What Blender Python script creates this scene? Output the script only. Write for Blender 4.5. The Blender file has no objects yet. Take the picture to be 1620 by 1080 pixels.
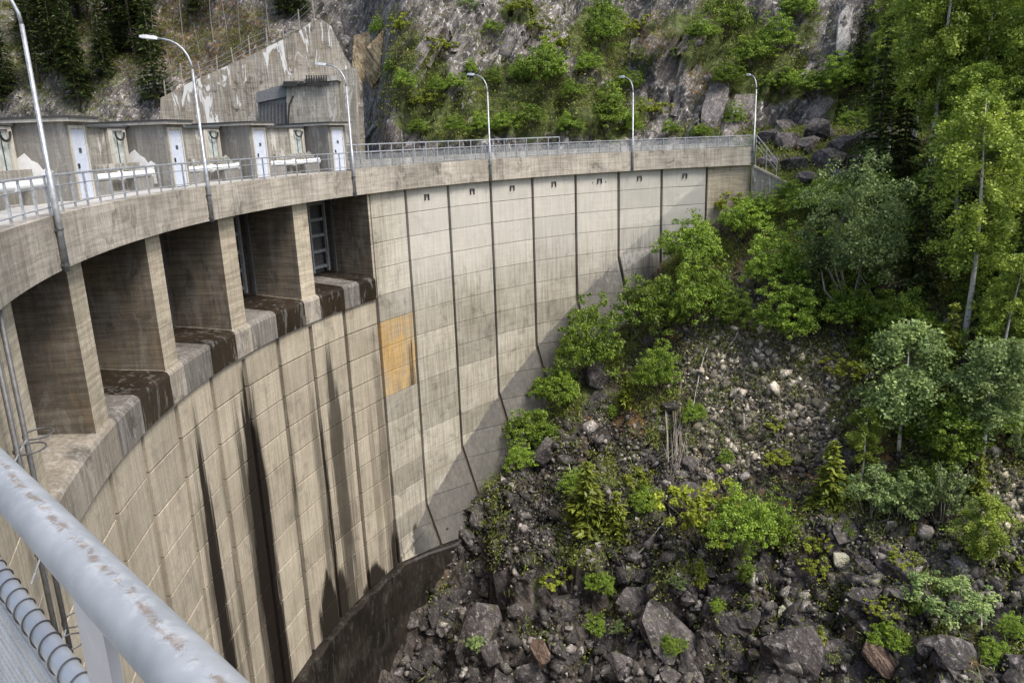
import bpy, math
import numpy as np
from mathutils import Vector, Matrix
from mathutils.bvhtree import BVHTree

# ------------------------------------------------------------------ camera
sc = bpy.context.scene
col = sc.collection
FPX, PITCH, ROLL, EYE = 1217.64, 0.25949, -0.035524, 1.573      # focal length in px of a 1620 px wide frame
CX, CY, R = 25.14, 28.844, 37.925                                # centre and radius of the dam's downstream kerb
_fw = np.array([0, math.cos(PITCH), -math.sin(PITCH)])
_r0 = np.array([1.0, 0, 0]); _u0 = np.cross(_r0, _fw)
_rt = math.cos(ROLL) * _r0 + math.sin(ROLL) * _u0
_up = -math.sin(ROLL) * _r0 + math.cos(ROLL) * _u0
cam = bpy.data.objects.new('camera', bpy.data.cameras.new('camera'))
col.objects.link(cam)
cam.matrix_world = Matrix(((_rt[0], _up[0], -_fw[0], 0), (_rt[1], _up[1], -_fw[1], 0), (_rt[2], _up[2], -_fw[2], EYE), (0, 0, 0, 1)))
cam.data.sensor_width = 36.0
cam.data.lens = FPX / 1620 * 36
cam.data.clip_start = 0.05
cam.data.clip_end = 2000
sc.camera = cam

# ------------------------------------------------------------------ light
SUN_AZ, SUN_EL = math.radians(126), math.radians(57)             # azimuth clockwise from +Y
world = bpy.data.worlds.new('World'); sc.world = world; world.use_nodes = True
wn = world.node_tree
sky = wn.nodes.new('ShaderNodeTexSky'); sky.sky_type = 'NISHITA'; sky.sun_disc = False
sky.sun_elevation = SUN_EL; sky.sun_rotation = SUN_AZ; sky.air_density = 1.0; sky.dust_density = 3.5; sky.ozone_density = 1.0
bg = wn.nodes['Background']; bg.inputs[1].default_value = 0.15
wn.links.new(sky.outputs[0], bg.inputs[0])
S = Vector((math.sin(SUN_AZ) * math.cos(SUN_EL), math.cos(SUN_AZ) * math.cos(SUN_EL), math.sin(SUN_EL)))
sl = bpy.data.lights.new('sun', 'SUN'); sl.energy = 2.2; sl.angle = math.radians(20); sl.color = (1.0, 0.965, 0.91)
so = bpy.data.objects.new('sun', sl); col.objects.link(so)
so.rotation_euler = (-S).to_track_quat('-Z', 'Y').to_euler()
vs = sc.view_settings
vs.view_transform = 'Standard'; vs.look = 'None'; vs.gamma = 1.0; vs.use_curve_mapping = False; vs.exposure = 0.74

# ------------------------------------------------------------------ helpers
rng = np.random.default_rng(7)
def P(th, r, z):
    a = math.radians(th); return (CX + r * math.cos(a), CY + r * math.sin(a), z)
def pray(x, y):
    return _fw * FPX + (x - 810) * _rt - (y - 540) * _up
def pix_at_y(x, y, Y):
    d = pray(x, y); return np.array([0, 0, EYE]) + d * (Y / d[1])

def setp(o, label=None, cat=None, group=None, kind=None):
    if label: o['label'] = label
    if cat: o['category'] = cat
    if group: o['group'] = group
    if kind: o['kind'] = kind
    return o
def empty(name, loc=(0, 0, 0), rz=0.0):
    o = bpy.data.objects.new(name, None); o.location = loc; o.rotation_euler = (0, 0, rz)
    o.empty_display_size = 0.3; col.objects.link(o); return o
def mesh(name, V, F, smooth=False):
    me = bpy.data.meshes.new(name)
    if isinstance(F, np.ndarray):
        V = np.asarray(V, np.float32); n, k = F.shape
        me.vertices.add(len(V)); me.vertices.foreach_set('co', V.ravel())
        me.loops.add(n * k); me.loops.foreach_set('vertex_index', F.ravel().astype(np.int32))
        me.polygons.add(n); me.polygons.foreach_set('loop_start', np.arange(0, n * k, k, dtype=np.int32))
        me.polygons.foreach_set('loop_total', np.full(n, k, np.int32))
        me.update(calc_edges=True); me.validate()
    else:
        me.from_pydata([tuple(v) for v in V], [], F); me.update()
    if smooth:
        me.polygons.foreach_set('use_smooth', np.ones(len(me.polygons), bool))
    return me
def part(name, VF, mat, parent=None, smooth=False, local=False):
    V, F = VF
    if parent is not None and not local:
        o_ = np.array(parent_origin(parent)); V = np.asarray(V, float) - o_
    me = mesh(name, V, F, smooth)
    for m in (mat if isinstance(mat, (list, tuple)) else [mat]): me.materials.append(m)
    o = bpy.data.objects.new(name, me); col.objects.link(o); o.parent = parent
    return o
def parent_origin(p):
    v = np.zeros(3)
    while p is not None: v = v + np.array(p.location); p = p.parent
    return v
def join(*VFs):
    V, F, n = [], [], 0
    for v, f in VFs:
        V += [tuple(a) for a in v]; F += [tuple(i + n for i in q) for q in f]; n += len(v)
    return V, F
HEX = [(0, 3, 2, 1), (4, 5, 6, 7), (0, 1, 5, 4), (1, 2, 6, 5), (2, 3, 7, 6), (3, 0, 4, 7)]
def box(x0, x1, y0, y1, z0, z1):
    return [(x0, y0, z0), (x1, y0, z0), (x1, y1, z0), (x0, y1, z0), (x0, y0, z1), (x1, y0, z1), (x1, y1, z1), (x0, y1, z1)], list(HEX)
def obox(c, ax, ay, az):
    c, ax, ay, az = map(np.array, (c, ax, ay, az))
    return [c - ax - ay - az, c + ax - ay - az, c + ax + ay - az, c - ax + ay - az, c - ax - ay + az, c + ax - ay + az, c + ax + ay + az, c - ax + ay + az], list(HEX)
def arcbox(t0, t1, r0, r1, z0, z1, n=1, z0b=None, z1b=None):
    """solid between radii r0<r1; z at r1 can differ (z0b, z1b)"""
    if z0b is None: z0b = z0
    if z1b is None: z1b = z1
    V, F = [], []
    for i in range(n + 1):
        t = t0 + (t1 - t0) * i / n
        V += [P(t, r0, z0), P(t, r1, z0b), P(t, r1, z1b), P(t, r0, z1)]
    for i in range(n):
        a, b = 4 * i, 4 * i + 4
        for k in range(4):
            k2 = (k + 1) % 4; F.append((a + k, a + k2, b + k2, b + k))
    F += [(3, 2, 1, 0), (4 * n, 4 * n + 1, 4 * n + 2, 4 * n + 3)]
    return V, F
def tube(pts, rad, n=8, cap=True):
    pts = [Vector(p) for p in pts]; m = len(pts)
    rad = rad if hasattr(rad, '__len__') else [rad] * m
    V, F = [], []; ref = None
    for i, p in enumerate(pts):
        t = (pts[min(i + 1, m - 1)] - pts[max(i - 1, 0)]).normalized()
        if ref is None: ref = Vector((0, 0, 1)) if abs(t.z) < 0.9 else Vector((1, 0, 0))
        a = (ref - t * ref.dot(t)).normalized(); b = t.cross(a); ref = a
        for k in range(n):
            w = 2 * math.pi * k / n; V.append(tuple(p + (a * math.cos(w) + b * math.sin(w)) * rad[i]))
    for i in range(m - 1):
        for k in range(n):
            k2 = (k + 1) % n; F.append((i * n + k, i * n + k2, (i + 1) * n + k2, (i + 1) * n + k))
    if cap: F += [tuple(range(n - 1, -1, -1)), tuple(range((m - 1) * n, m * n))]
    return V, F
def arcpts(t0, t1, r, z, n):
    return [P(t0 + (t1 - t0) * i / n, r, z) for i in range(n + 1)]

# value noise ----------------------------------------------------------------
def _h(i, j, k, s):
    n = (i.astype(np.int64) * 374761393 + j.astype(np.int64) * 668265263 + k.astype(np.int64) * 2147483647 + s * 974634331) & 0xffffffff
    n = ((n ^ (n >> 13)) * 1274126177) & 0xffffffff
    n = ((n ^ (n >> 16)) * 2246822519) & 0xffffffff
    return ((n ^ (n >> 15)) & 0xffffff) / 16777215.0
def vnoise(p, s=0):
    i = np.floor(p).astype(np.int64); f = p - i; f = f * f * (3 - 2 * f); o = 0
    for a in (0, 1):
        for b in (0, 1):
            for c in (0, 1):
                w = (f[:, 0] if a else 1 - f[:, 0]) * (f[:, 1] if b else 1 - f[:, 1]) * (f[:, 2] if c else 1 - f[:, 2])
                o = o + w * _h(i[:, 0] + a, i[:, 1] + b, i[:, 2] + c, s)
    return o * 2 - 1
def fbm(p, oct=4, s=0, gain=0.5):
    o, a = 0, 1.0
    for k in range(oct): o = o + a * vnoise(p * (2 ** k), s + k); a *= gain
    return o
def facets(p, s=0):
    """blocky fractured-rock relief: every cell of a jittered grid is its own tilted plane; returns (height, edge distance)"""
    i = np.floor(p).astype(np.int64); best = np.full(len(p), 1e9); sec = best.copy(); out = np.zeros(len(p))
    for a in (-1, 0, 1):
        for b in (-1, 0, 1):
            ci, cj = i[:, 0] + a, i[:, 1] + b; z = ci * 0
            cx = ci + 0.1 + 0.8 * _h(ci, cj, z, s); cy = cj + 0.1 + 0.8 * _h(ci, cj, z, s + 1)
            dx, dy = p[:, 0] - cx, p[:, 1] - cy; d = dx * dx + dy * dy
            hh = (_h(ci, cj, z, s + 2) - 0.5) + (_h(ci, cj, z, s + 3) - 0.5) * 1.3 * dx + (_h(ci, cj, z, s + 4) - 0.5) * 1.3 * dy
            sec = np.where(d < best, best, np.minimum(sec, d)); out = np.where(d < best, hh, out); best = np.minimum(best, d)
    return out, np.sqrt(sec) - np.sqrt(best)

# ------------------------------------------------------------------ materials
def nd(nt, typ, ins=(), **props):
    n = nt.nodes.new(typ)
    for k, v in props.items(): setattr(n, k, v)
    for k, v in dict(ins).items():
        s = n.inputs[k]
        if hasattr(v, 'is_output'): nt.links.new(v, s)
        else: s.default_value = v
    return n
def newmat(name, rough=0.8, spec=0.3, metal=0.0):
    m = bpy.data.materials.new(name); m.use_nodes = True; nt = m.node_tree; b = nt.nodes['Principled BSDF']
    b.inputs['Roughness'].default_value = rough; b.inputs['Specular IOR Level'].default_value = spec; b.inputs['Metallic'].default_value = metal
    return m, nt, b
def c4(c): return (c[0], c[1], c[2], 1.0)
def mix(nt, f, a, b, blend='MIX'):
    n = nd(nt, 'ShaderNodeMix', data_type='RGBA', blend_type=blend)
    for k, v in ((0, f), (6, a), (7, b)):
        s = n.inputs[k]
        if hasattr(v, 'is_output'): nt.links.new(v, s)
        else: s.default_value = v if k == 0 else c4(v)
    return n.outputs[2]
def math_(nt, op, *a, clamp=False):
    return nd(nt, 'ShaderNodeMath', dict(enumerate(a)), operation=op, use_clamp=clamp).outputs[0]
def ramp(nt, v, lo, hi, smooth=True):
    return nd(nt, 'ShaderNodeMapRange', {0: v, 1: lo, 2: hi}, interpolation_type='SMOOTHSTEP' if smooth else 'LINEAR').outputs[0]
def coords(nt):
    return nd(nt, 'ShaderNodeNewGeometry').outputs['Position']
def noise(nt, co, scale=(1, 1, 1), det=3, rough=0.6, dist=0.0, off=0.0):
    det = min(det, 3.5)
    mp = nd(nt, 'ShaderNodeMapping', {'Vector': co, 'Scale': scale, 'Location': (off, off * 1.7, off * 0.6)})
    return nd(nt, 'ShaderNodeTexNoise', {'Vector': mp.outputs[0], 'Scale': 1.0, 'Detail': det, 'Roughness': rough, 'Distortion': dist}).outputs[0]
def bump(nt, b, hgt, strength=0.3, dist=0.02):
    n = nd(nt, 'ShaderNodeBump', {'Height': hgt, 'Strength': strength, 'Distance': dist}); nt.links.new(n.outputs[0], b.inputs['Normal']); return n

def streak_mask(nt, co, streaks):
    """water-stain streaks given as (theta, z_top, z_len, width_deg, strength): pointed at the top, widening downward"""
    sp = nd(nt, 'ShaderNodeSeparateXYZ', {0: co}); z = sp.outputs[2]
    th = math_(nt, 'ARCTAN2', math_(nt, 'SUBTRACT', sp.outputs[1], CY), math_(nt, 'SUBTRACT', CX, sp.outputs[0]))
    th = math_(nt, 'MULTIPLY', th, 180 / math.pi)          # = 180 - theta
    wob = math_(nt, 'MULTIPLY', math_(nt, 'SUBTRACT', noise(nt, co, (1.2, 1.2, 0.25), 3), 0.5), 0.6)
    fine = math_(nt, 'MULTIPLY', math_(nt, 'SUBTRACT', noise(nt, co, (8, 8, 0.22), 3), 0.5), 1.7)
    tw = math_(nt, 'ADD', math_(nt, 'ADD', th, wob), fine)
    tot = None
    for t0, zt, ln, wd, st in streaks:
        d = math_(nt, 'ABSOLUTE', math_(nt, 'SUBTRACT', tw, 180 - t0))
        w = math_(nt, 'MULTIPLY', ramp(nt, z, zt, zt - ln, False), wd)
        m = ramp(nt, math_(nt, 'SUBTRACT', w, d), -0.30, 0.30)
        m = math_(nt, 'MULTIPLY', math_(nt, 'MULTIPLY', m, ramp(nt, z, zt + 0.1, zt - 0.6)), st)
        tot = m if tot is None else math_(nt, 'MAXIMUM', tot, m)
    return tot, th, z

def concrete(name, ca, cb, board=0.5, drip=0.5, white=0.0, grime=0.4, streaks=None, kink=False, rnd=0.0, rough=0.88, ochre=0.0, wscale=1.0, vert=False):
    m, nt, b = newmat(name, rough, 0.25); co = coords(nt)
    base = mix(nt, ramp(nt, noise(nt, co, (0.35, 0.35, 0.35), 5, 0.62), 0.3, 0.7), ca, cb)
    bd = noise(nt, co, (0.5, 0.5, 9.0) if not vert else (9, 9, 0.5), 4, 0.65)                  # shuttering-board lines
    dr = noise(nt, co, (6.5, 6.5, 0.28), 5, 0.65, off=3.1)       # drips
    sp = noise(nt, co, (14, 14, 14), 4, 0.7)                     # pitting
    base = mix(nt, board, base, mix(nt, ramp(nt, bd, 0.32, 0.68), (0.42, 0.40, 0.36), (1.25, 1.22, 1.18)), 'MULTIPLY')
    base = mix(nt, drip, base, mix(nt, ramp(nt, dr, 0.36, 0.62), (0.5, 0.48, 0.44), (1.12, 1.12, 1.1)), 'MULTIPLY')
    base = mix(nt, 0.35, base, mix(nt, ramp(nt, sp, 0.3, 0.7), (0.62, 0.6, 0.58), (1.2, 1.2, 1.2)), 'MULTIPLY')
    if grime:
        g = ramp(nt, noise(nt, co, (0.8, 0.8, 0.8), 6, 0.7, 0.6, off=9), 0.52, 0.72)
        base = mix(nt, math_(nt, 'MULTIPLY', g, grime), base, (0.055, 0.050, 0.042))
    if ochre:
        g = ramp(nt, noise(nt, co, (1.1, 1.1, 0.45), 5, 0.65, 0.4, off=23), 0.50, 0.66)
        base = mix(nt, math_(nt, 'MULTIPLY', g, ochre), base, (0.52, 0.33, 0.11))
    if white:
        g = ramp(nt, noise(nt, co, (3.2 * wscale, 3.2 * wscale, 0.9 * wscale), 6, 0.72, 0.8, off=17), 0.555, 0.60)
        base = mix(nt, math_(nt, 'MULTIPLY', g, white), base, (0.72, 0.71, 0.68))
    if rnd:
        oi = nd(nt, 'ShaderNodeObjectInfo').outputs['Random']
        k = math_(nt, 'MULTIPLY_ADD', oi, 2 * rnd, 1 - rnd)
        base = mix(nt, 1.0, base, nd(nt, 'ShaderNodeCombineColor', {0: k, 1: k, 2: math_(nt, 'MULTIPLY', k, 0.985)}).outputs[0], 'MULTIPLY')
    if streaks:
        s, th, z = streak_mask(nt, co, streaks)
        base = mix(nt, s, base, (0.013, 0.010, 0.008))
        nt.links.new(math_(nt, 'MULTIPLY_ADD', s, -0.45, rough), b.inputs['Roughness'])
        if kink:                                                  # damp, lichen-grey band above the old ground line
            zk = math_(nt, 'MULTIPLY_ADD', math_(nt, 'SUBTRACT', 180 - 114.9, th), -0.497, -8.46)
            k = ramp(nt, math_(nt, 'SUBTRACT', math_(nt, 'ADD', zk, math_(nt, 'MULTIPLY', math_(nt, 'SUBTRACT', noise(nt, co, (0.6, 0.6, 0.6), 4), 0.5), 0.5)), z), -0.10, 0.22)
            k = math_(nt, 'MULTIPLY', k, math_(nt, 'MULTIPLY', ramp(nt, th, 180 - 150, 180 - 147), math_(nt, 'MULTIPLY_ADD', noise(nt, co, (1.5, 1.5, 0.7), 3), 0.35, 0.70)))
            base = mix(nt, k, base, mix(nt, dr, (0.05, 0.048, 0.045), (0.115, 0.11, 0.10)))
            # whitish streaky tone, stronger towards the top of the closed wall
            up = math_(nt, 'MULTIPLY', ramp(nt, math_(nt, 'MULTIPLY_ADD', noise(nt, co, (5, 5, 0.4), 4, off=5), 7.0, z), -7.5, -1.5), ramp(nt, th, 180 - 151, 180 - 143))
            base = mix(nt, math_(nt, 'MULTIPLY', up, 0.5), base, (0.62, 0.60, 0.545))
    nt.links.new(base, b.inputs['Base Color'])
    h = math_(nt, 'ADD', math_(nt, 'MULTIPLY', bd, 0.6 * (1 if board else 0)), math_(nt, 'MULTIPLY', sp, 0.6))
    bump(nt, b, h, 0.5, 0.03)
    return m

STREAKS = [(178.45, -8.3, 7, 0.85, 0.99), (179.5, -9.5, 6, 0.35, 0.6), (177.0, -17, 6, 0.45, 0.6), (171.2, -8.1, 6, 1.55, 1.0), (172.9, -8.8, 6, 0.5, 0.8), (170.2, -9.0, 5, 0.5, 0.98),
           (161.9, -9.2, 6, 0.5, 0.6), (160.95, -12, 6, 0.42, 0.97), (158.8, -9.0, 5, 1.0, 0.8), (157.3, -12, 6, 0.4, 0.4), (151.9, -9.4, 6, 0.7, 0.5), (153.6, -12, 6, 0.4, 0.35),
           (162.6, -22.2, 3.0, 1.7, 0.97), (155.0, -24.8, 1.6, 2.0, 0.96), (151.2, -22.8, 2.4, 0.9, 0.96), (147.8, -24.2, 1.8, 1.1, 0.96), (160.4, -23.0, 2.2, 1.2, 0.96),
           (165.9, -7.9, 8, 0.32, 0.85), (185.6, -8.4, 10, 0.32, 0.6), (175.7, -9.0, 10, 0.36, 0.6), (137.0, -24.0, 1.8, 1.6, 0.97), (190.3, -8.4, 10, 0.3, 0.5)]
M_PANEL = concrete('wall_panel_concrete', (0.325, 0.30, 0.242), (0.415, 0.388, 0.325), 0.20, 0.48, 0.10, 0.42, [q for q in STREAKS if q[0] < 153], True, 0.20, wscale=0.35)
M_PANELL = concrete('spillway_panel_concrete', (0.35, 0.308, 0.236), (0.425, 0.378, 0.298), 0.10, 0.38, 0.0, 0.30, STREAKS, False, 0.13)
M_OCHRE = concrete('ochre_stained_concrete', (0.50, 0.33, 0.14), (0.42, 0.35, 0.24), 0.25, 0.5, 0.0, 0.22, [(146.5, -11.0, 0.7, 0.28, 0.9), (148.6, -12.9, 2.0, 0.3, 0.25)], False, 0.08, ochre=0.75)
M_JOINT = concrete('joint_concrete', (0.085, 0.068, 0.05), (0.13, 0.10, 0.075), 0.2, 0.5, 0.0, 0.5)
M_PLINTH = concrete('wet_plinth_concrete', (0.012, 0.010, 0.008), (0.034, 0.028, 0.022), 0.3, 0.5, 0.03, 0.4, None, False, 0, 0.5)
M_FASCIA = concrete('fascia_concrete', (0.30, 0.275, 0.235), (0.46, 0.425, 0.37), 0.4, 0.4, 0.12, 0.65, None, False, 0.10)
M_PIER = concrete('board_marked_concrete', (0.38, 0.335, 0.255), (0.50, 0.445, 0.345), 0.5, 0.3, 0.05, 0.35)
M_PIERSIDE = concrete('weathered_shaded_board_concrete', (0.11, 0.096, 0.076), (0.20, 0.175, 0.142), 0.6, 0.3, 0.05, 0.85, ochre=0.10, wscale=0.4)  # grimy, and darkened so the shade under the deck is in the colour
M_SILLDRY = concrete('sill_concrete', (0.24, 0.215, 0.175), (0.34, 0.305, 0.255), 0.15, 0.5, 0.14, 0.7, wscale=0.8)
M_SILLWET = concrete('wet_sill_concrete', (0.016, 0.012, 0.008), (0.034, 0.024, 0.015), 0.2, 0.4, 0.10, 0.2, None, False, 0, 0.42, wscale=0.8)
M_SILLGREY = concrete('grey_sill_concrete', (0.12, 0.112, 0.10), (0.21, 0.195, 0.175), 0.15, 0.6, 0.12, 0.75, wscale=0.8)
M_DECK = concrete('deck_concrete', (0.34, 0.34, 0.33), (0.44, 0.43, 0.41), 0.05, 0.1, 0.0, 0.2)
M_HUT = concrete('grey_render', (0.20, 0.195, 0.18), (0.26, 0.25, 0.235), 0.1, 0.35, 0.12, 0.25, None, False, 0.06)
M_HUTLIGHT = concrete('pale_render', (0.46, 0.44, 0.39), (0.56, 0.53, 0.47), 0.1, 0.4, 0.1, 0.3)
M_THRUST = concrete('efflorescent_concrete', (0.30, 0.275, 0.235), (0.46, 0.43, 0.38), 0.4, 0.75, 0.9, 0.85, wscale=0.25, ochre=0.12)
M_CHAMBER = concrete('grey_weathered_concrete', (0.27, 0.26, 0.23), (0.36, 0.345, 0.31), 0.35, 0.6, 0.35, 0.45, wscale=0.35)

def metal(name, c, rough=0.45, met=0.6, rust=0.0, var=0.25):
    m, nt, b = newmat(name, rough, 0.5, met); co = coords(nt)
    n = noise(nt, co, (6, 6, 6), 5, 0.7)
    base = mix(nt, ramp(nt, n, 0.3, 0.7), [v * (1 - var) for v in c], [min(1, v * (1 + var)) for v in c])
    base = mix(nt, math_(nt, 'MULTIPLY', ramp(nt, noise(nt, co, (60, 60, 60), 3, 0.7), 0.55, 0.7), 0.35), base, [v * 0.75 for v in c])
    if rust:
        r = ramp(nt, noise(nt, co, (9, 9, 30), 6, 0.75, 0.8, off=4), 0.56, 0.64)
        base = mix(nt, math_(nt, 'MULTIPLY', r, rust), base, (0.36, 0.27, 0.19))
    nt.links.new(base, b.inputs['Base Color'])
    bump(nt, b, n, 0.12, 0.01); return m
M_GALV = metal('galvanised_steel', (0.42, 0.44, 0.46), 0.42, 0.55, 0.0)
M_GALVNEAR = metal('worn_galvanised_steel', (0.42, 0.435, 0.45), 0.40, 0.35, 0.0, 0.12)
M_POLE = metal('lamp_pole_steel', (0.36, 0.375, 0.39), 0.45, 0.5)
M_STRAP = metal('dark_strap', (0.07, 0.07, 0.07), 0.6, 0.2)
M_WHITE = metal('white_paint', (0.74, 0.75, 0.75), 0.5, 0.0, 0.0, 0.08)
M_DOOR = metal('pale_blue_door_paint', (0.50, 0.54, 0.62), 0.45, 0.0, 0.0, 0.10)
M_DARK = metal('dark_steel', (0.025, 0.024, 0.023), 0.6, 0.1)
M_GATE = metal('gate_steel', (0.10, 0.10, 0.10), 0.55, 0.3)
M_ROOF = metal('dark_roof_felt', (0.045, 0.045, 0.045), 0.85, 0.0)
M_CLAD = metal('grey_cladding', (0.15, 0.155, 0.16), 0.6, 0.1)
M_PANELGREEN = metal('pale_green_shutter', (0.42, 0.46, 0.44), 0.6, 0.0)
M_TIMBER = metal('grey_timber', (0.24, 0.215, 0.185), 0.85, 0.0)
M_DEAD = metal('bleached_dead_wood', (0.40, 0.37, 0.32), 0.85, 0.0)
M_BROWNWOOD = metal('brown_dead_wood', (0.13, 0.105, 0.08), 0.9, 0.0)
M_LAMPGLASS = metal('lamp_lens', (0.62, 0.64, 0.64), 0.25, 0.0, 0.0, 0.05)
M_WARN = metal('yellow_post_paint', (0.50, 0.38, 0.06), 0.6, 0.0)

# worn top tube of the near railing: streaks of bare, rusty zinc along the top
def worn_tube():
    m, nt, b = newmat('worn_handrail_zinc', 0.55, 0.4, 0.15); co = nd(nt, 'ShaderNodeTexCoord').outputs['UV']
    pos = coords(nt)
    n = noise(nt, pos, (7, 7, 7), 5, 0.7)
    base = mix(nt, ramp(nt, n, 0.3, 0.7), (0.24, 0.255, 0.265), (0.35, 0.365, 0.375))
    base = mix(nt, math_(nt, 'MULTIPLY', ramp(nt, noise(nt, pos, (45, 45, 45), 4, 0.7), 0.5, 0.68), 0.4), base, (0.34, 0.36, 0.38))
    sp = nd(nt, 'ShaderNodeSeparateXYZ', {0: co})
    wob = math_(nt, 'MULTIPLY', math_(nt, 'SUBTRACT', noise(nt, pos, (9, 9, 9), 5, 0.7), 0.5), 0.16)
    d = math_(nt, 'ABSOLUTE', math_(nt, 'ADD', math_(nt, 'SUBTRACT', sp.outputs[1], 0.5), wob))
    band = ramp(nt, d, 0.042, 0.008)
    brk = ramp(nt, noise(nt, pos, (48, 48, 48), 5, 0.75, 0.5, off=2), 0.44, 0.56)
    wear = math_(nt, 'MULTIPLY', band, brk)
    base = mix(nt, math_(nt, 'MULTIPLY', wear, 0.85), base, (0.17, 0.135, 0.105))
    pale = math_(nt, 'MULTIPLY', ramp(nt, d, 0.10, 0.03), ramp(nt, noise(nt, pos, (40, 40, 40), 4, 0.7, 0.3, off=7), 0.5, 0.60))
    base = mix(nt, math_(nt, 'MULTIPLY', pale, 0.22), base, (0.60, 0.61, 0.61))
    nt.links.new(base, b.inputs['Base Color']); nt.links.new(math_(nt, 'MULTIPLY_ADD', wear, 0.3, 0.52), b.inputs['Roughness'])
    bump(nt, b, math_(nt, 'ADD', n, math_(nt, 'MULTIPLY', wear, -0.5)), 0.2, 0.004); return m
M_TUBE = worn_tube()

def rockmat(name, ca, cb, cc, moss=0.35, strat=True, zone=False, scale=1.0, pale=0.3, rust=0.10, rnd=0.0, bd=0.16, tone=False, dip=(0.3, 0.55, 0.2)):
    m, nt, b = newmat(name, 0.85, 0.3); co = coords(nt)
    n1 = noise(nt, co, (0.55 * scale,) * 3, 7, 0.68, 0.3)
    n2 = noise(nt, co, (2.6 * scale,) * 3, 7, 0.72, 0.4, off=5)
    n3 = noise(nt, co, (9 * scale,) * 3, 5, 0.75, off=2)
    base = mix(nt, ramp(nt, n1, 0.35, 0.65), ca, cb)
    base = mix(nt, math_(nt, 'MULTIPLY', ramp(nt, n2, 0.52, 0.68), pale * 2), base, cc)
    if strat:                                                    # tilted foliation of the gneiss
        mp = nd(nt, 'ShaderNodeMapping', {'Vector': co, 'Rotation': dip})
        st = noise(nt, mp.outputs[0], (2.6 * scale, 0.9 * scale, 0.35 * scale), 6, 0.75, 1.2)
        base = mix(nt, 0.8 if not rnd else 0.5, base, mix(nt, ramp(nt, st, 0.36, 0.64), (0.30, 0.29, 0.30), (1.6, 1.56, 1.52)), 'MULTIPLY')
    else: st = n2
    base = mix(nt, 0.5, base, mix(nt, ramp(nt, n3, 0.3, 0.7), (0.4, 0.4, 0.4), (1.45, 1.45, 1.45)), 'MULTIPLY')
    if rust: base = mix(nt, math_(nt, 'MULTIPLY', ramp(nt, noise(nt, co, (0.8, 0.8, 0.8), 5, 0.7, 0.6, off=31), 0.60, 0.72), rust), base, (0.22, 0.115, 0.05))
    if rnd:
        oi = nd(nt, 'ShaderNodeObjectInfo').outputs['Random']; k = math_(nt, 'MULTIPLY_ADD', oi, 2 * rnd, 1 - rnd)
        base = mix(nt, 1.0, base, nd(nt, 'ShaderNodeCombineColor', {0: k, 1: k, 2: k}).outputs[0], 'MULTIPLY')
    if tone:
        k = math_(nt, 'MULTIPLY_ADD', math_(nt, 'POWER', nd(nt, 'ShaderNodeAttribute', attribute_name='tone').outputs['Fac'], 5.0), 2.6, 0.42)
        base = mix(nt, 1.0, base, nd(nt, 'ShaderNodeCombineColor', {0: k, 1: k, 2: k}).outputs[0], 'MULTIPLY')
    nrm = nd(nt, 'ShaderNodeNewGeometry').outputs['Normal']; up = nd(nt, 'ShaderNodeSeparateXYZ', {0: nrm}).outputs[2]
    g_n = noise(nt, co, (1.7, 1.7, 1.7), 6, 0.72, 0.3, off=13)
    mossc = mix(nt, ramp(nt, n2, 0.35, 0.65), (0.035, 0.052, 0.014), (0.105, 0.120, 0.034))
    orangec = mix(nt, ramp(nt, n2, 0.35, 0.65), (0.075, 0.050, 0.022), (0.19, 0.105, 0.035))
    if zone:
        a = nd(nt, 'ShaderNodeAttribute', attribute_name='zone'); z = nd(nt, 'ShaderNodeSeparateColor', {0: a.outputs['Color']}).outputs
        tan = mix(nt, ramp(nt, n3, 0.35, 0.65), (0.10, 0.088, 0.068), (0.24, 0.215, 0.17))
        base = mix(nt, ramp(nt, math_(nt, 'MULTIPLY_ADD', z[2], 1.0, math_(nt, 'MULTIPLY_ADD', g_n, 0.9, -0.45)), 0.3, 0.6), base, tan)
        base = mix(nt, ramp(nt, math_(nt, 'MULTIPLY_ADD', z[1], 1.0, math_(nt, 'MULTIPLY_ADD', g_n, 1.6, -0.85)), 0.35, 0.6), base, orangec)
        base = mix(nt, ramp(nt, math_(nt, 'MULTIPLY_ADD', z[0], 1.0, math_(nt, 'MULTIPLY_ADD', n1, 1.6, -0.85)), 0.35, 0.6), base, mossc)
    elif moss:
        k = math_(nt, 'MULTIPLY', ramp(nt, up, 0.35, 0.8), ramp(nt, g_n, 0.56, 0.66))
        base = mix(nt, math_(nt, 'MULTIPLY', k, moss), base, mossc)
    nt.links.new(base, b.inputs['Base Color'])
    hh = math_(nt, 'ADD', math_(nt, 'MULTIPLY', n2, 1.0), math_(nt, 'ADD', math_(nt, 'MULTIPLY', n3, 0.4), math_(nt, 'MULTIPLY', st, 0.8)))
    bump(nt, b, hh, 0.9, bd); return m
M_GROUND = rockmat('scree_ground', (0.030, 0.025, 0.021), (0.085, 0.073, 0.063), (0.21, 0.19, 0.17), zone=True, pale=0.22, rust=0.25)
M_HILL = rockmat('cliff_rock', (0.075, 0.068, 0.063), (0.19, 0.175, 0.162), (0.56, 0.54, 0.51), zone=True, scale=0.8, pale=0.40, rust=0.3, bd=0.10, dip=(0.0, -0.55, 0.0))
M_BOULDER = rockmat('boulder_rock', (0.032, 0.028, 0.027), (0.085, 0.076, 0.073), (0.27, 0.25, 0.235), 0.5, True, scale=1.4, rnd=0.45, bd=0.09)
M_CLIFF = rockmat('cliff_slab_rock', (0.10, 0.09, 0.087), (0.19, 0.172, 0.165), (0.36, 0.34, 0.32), 0.4, True, scale=1.0, rnd=0.35, bd=0.12, dip=(0.0, -0.55, 0.0))
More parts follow.
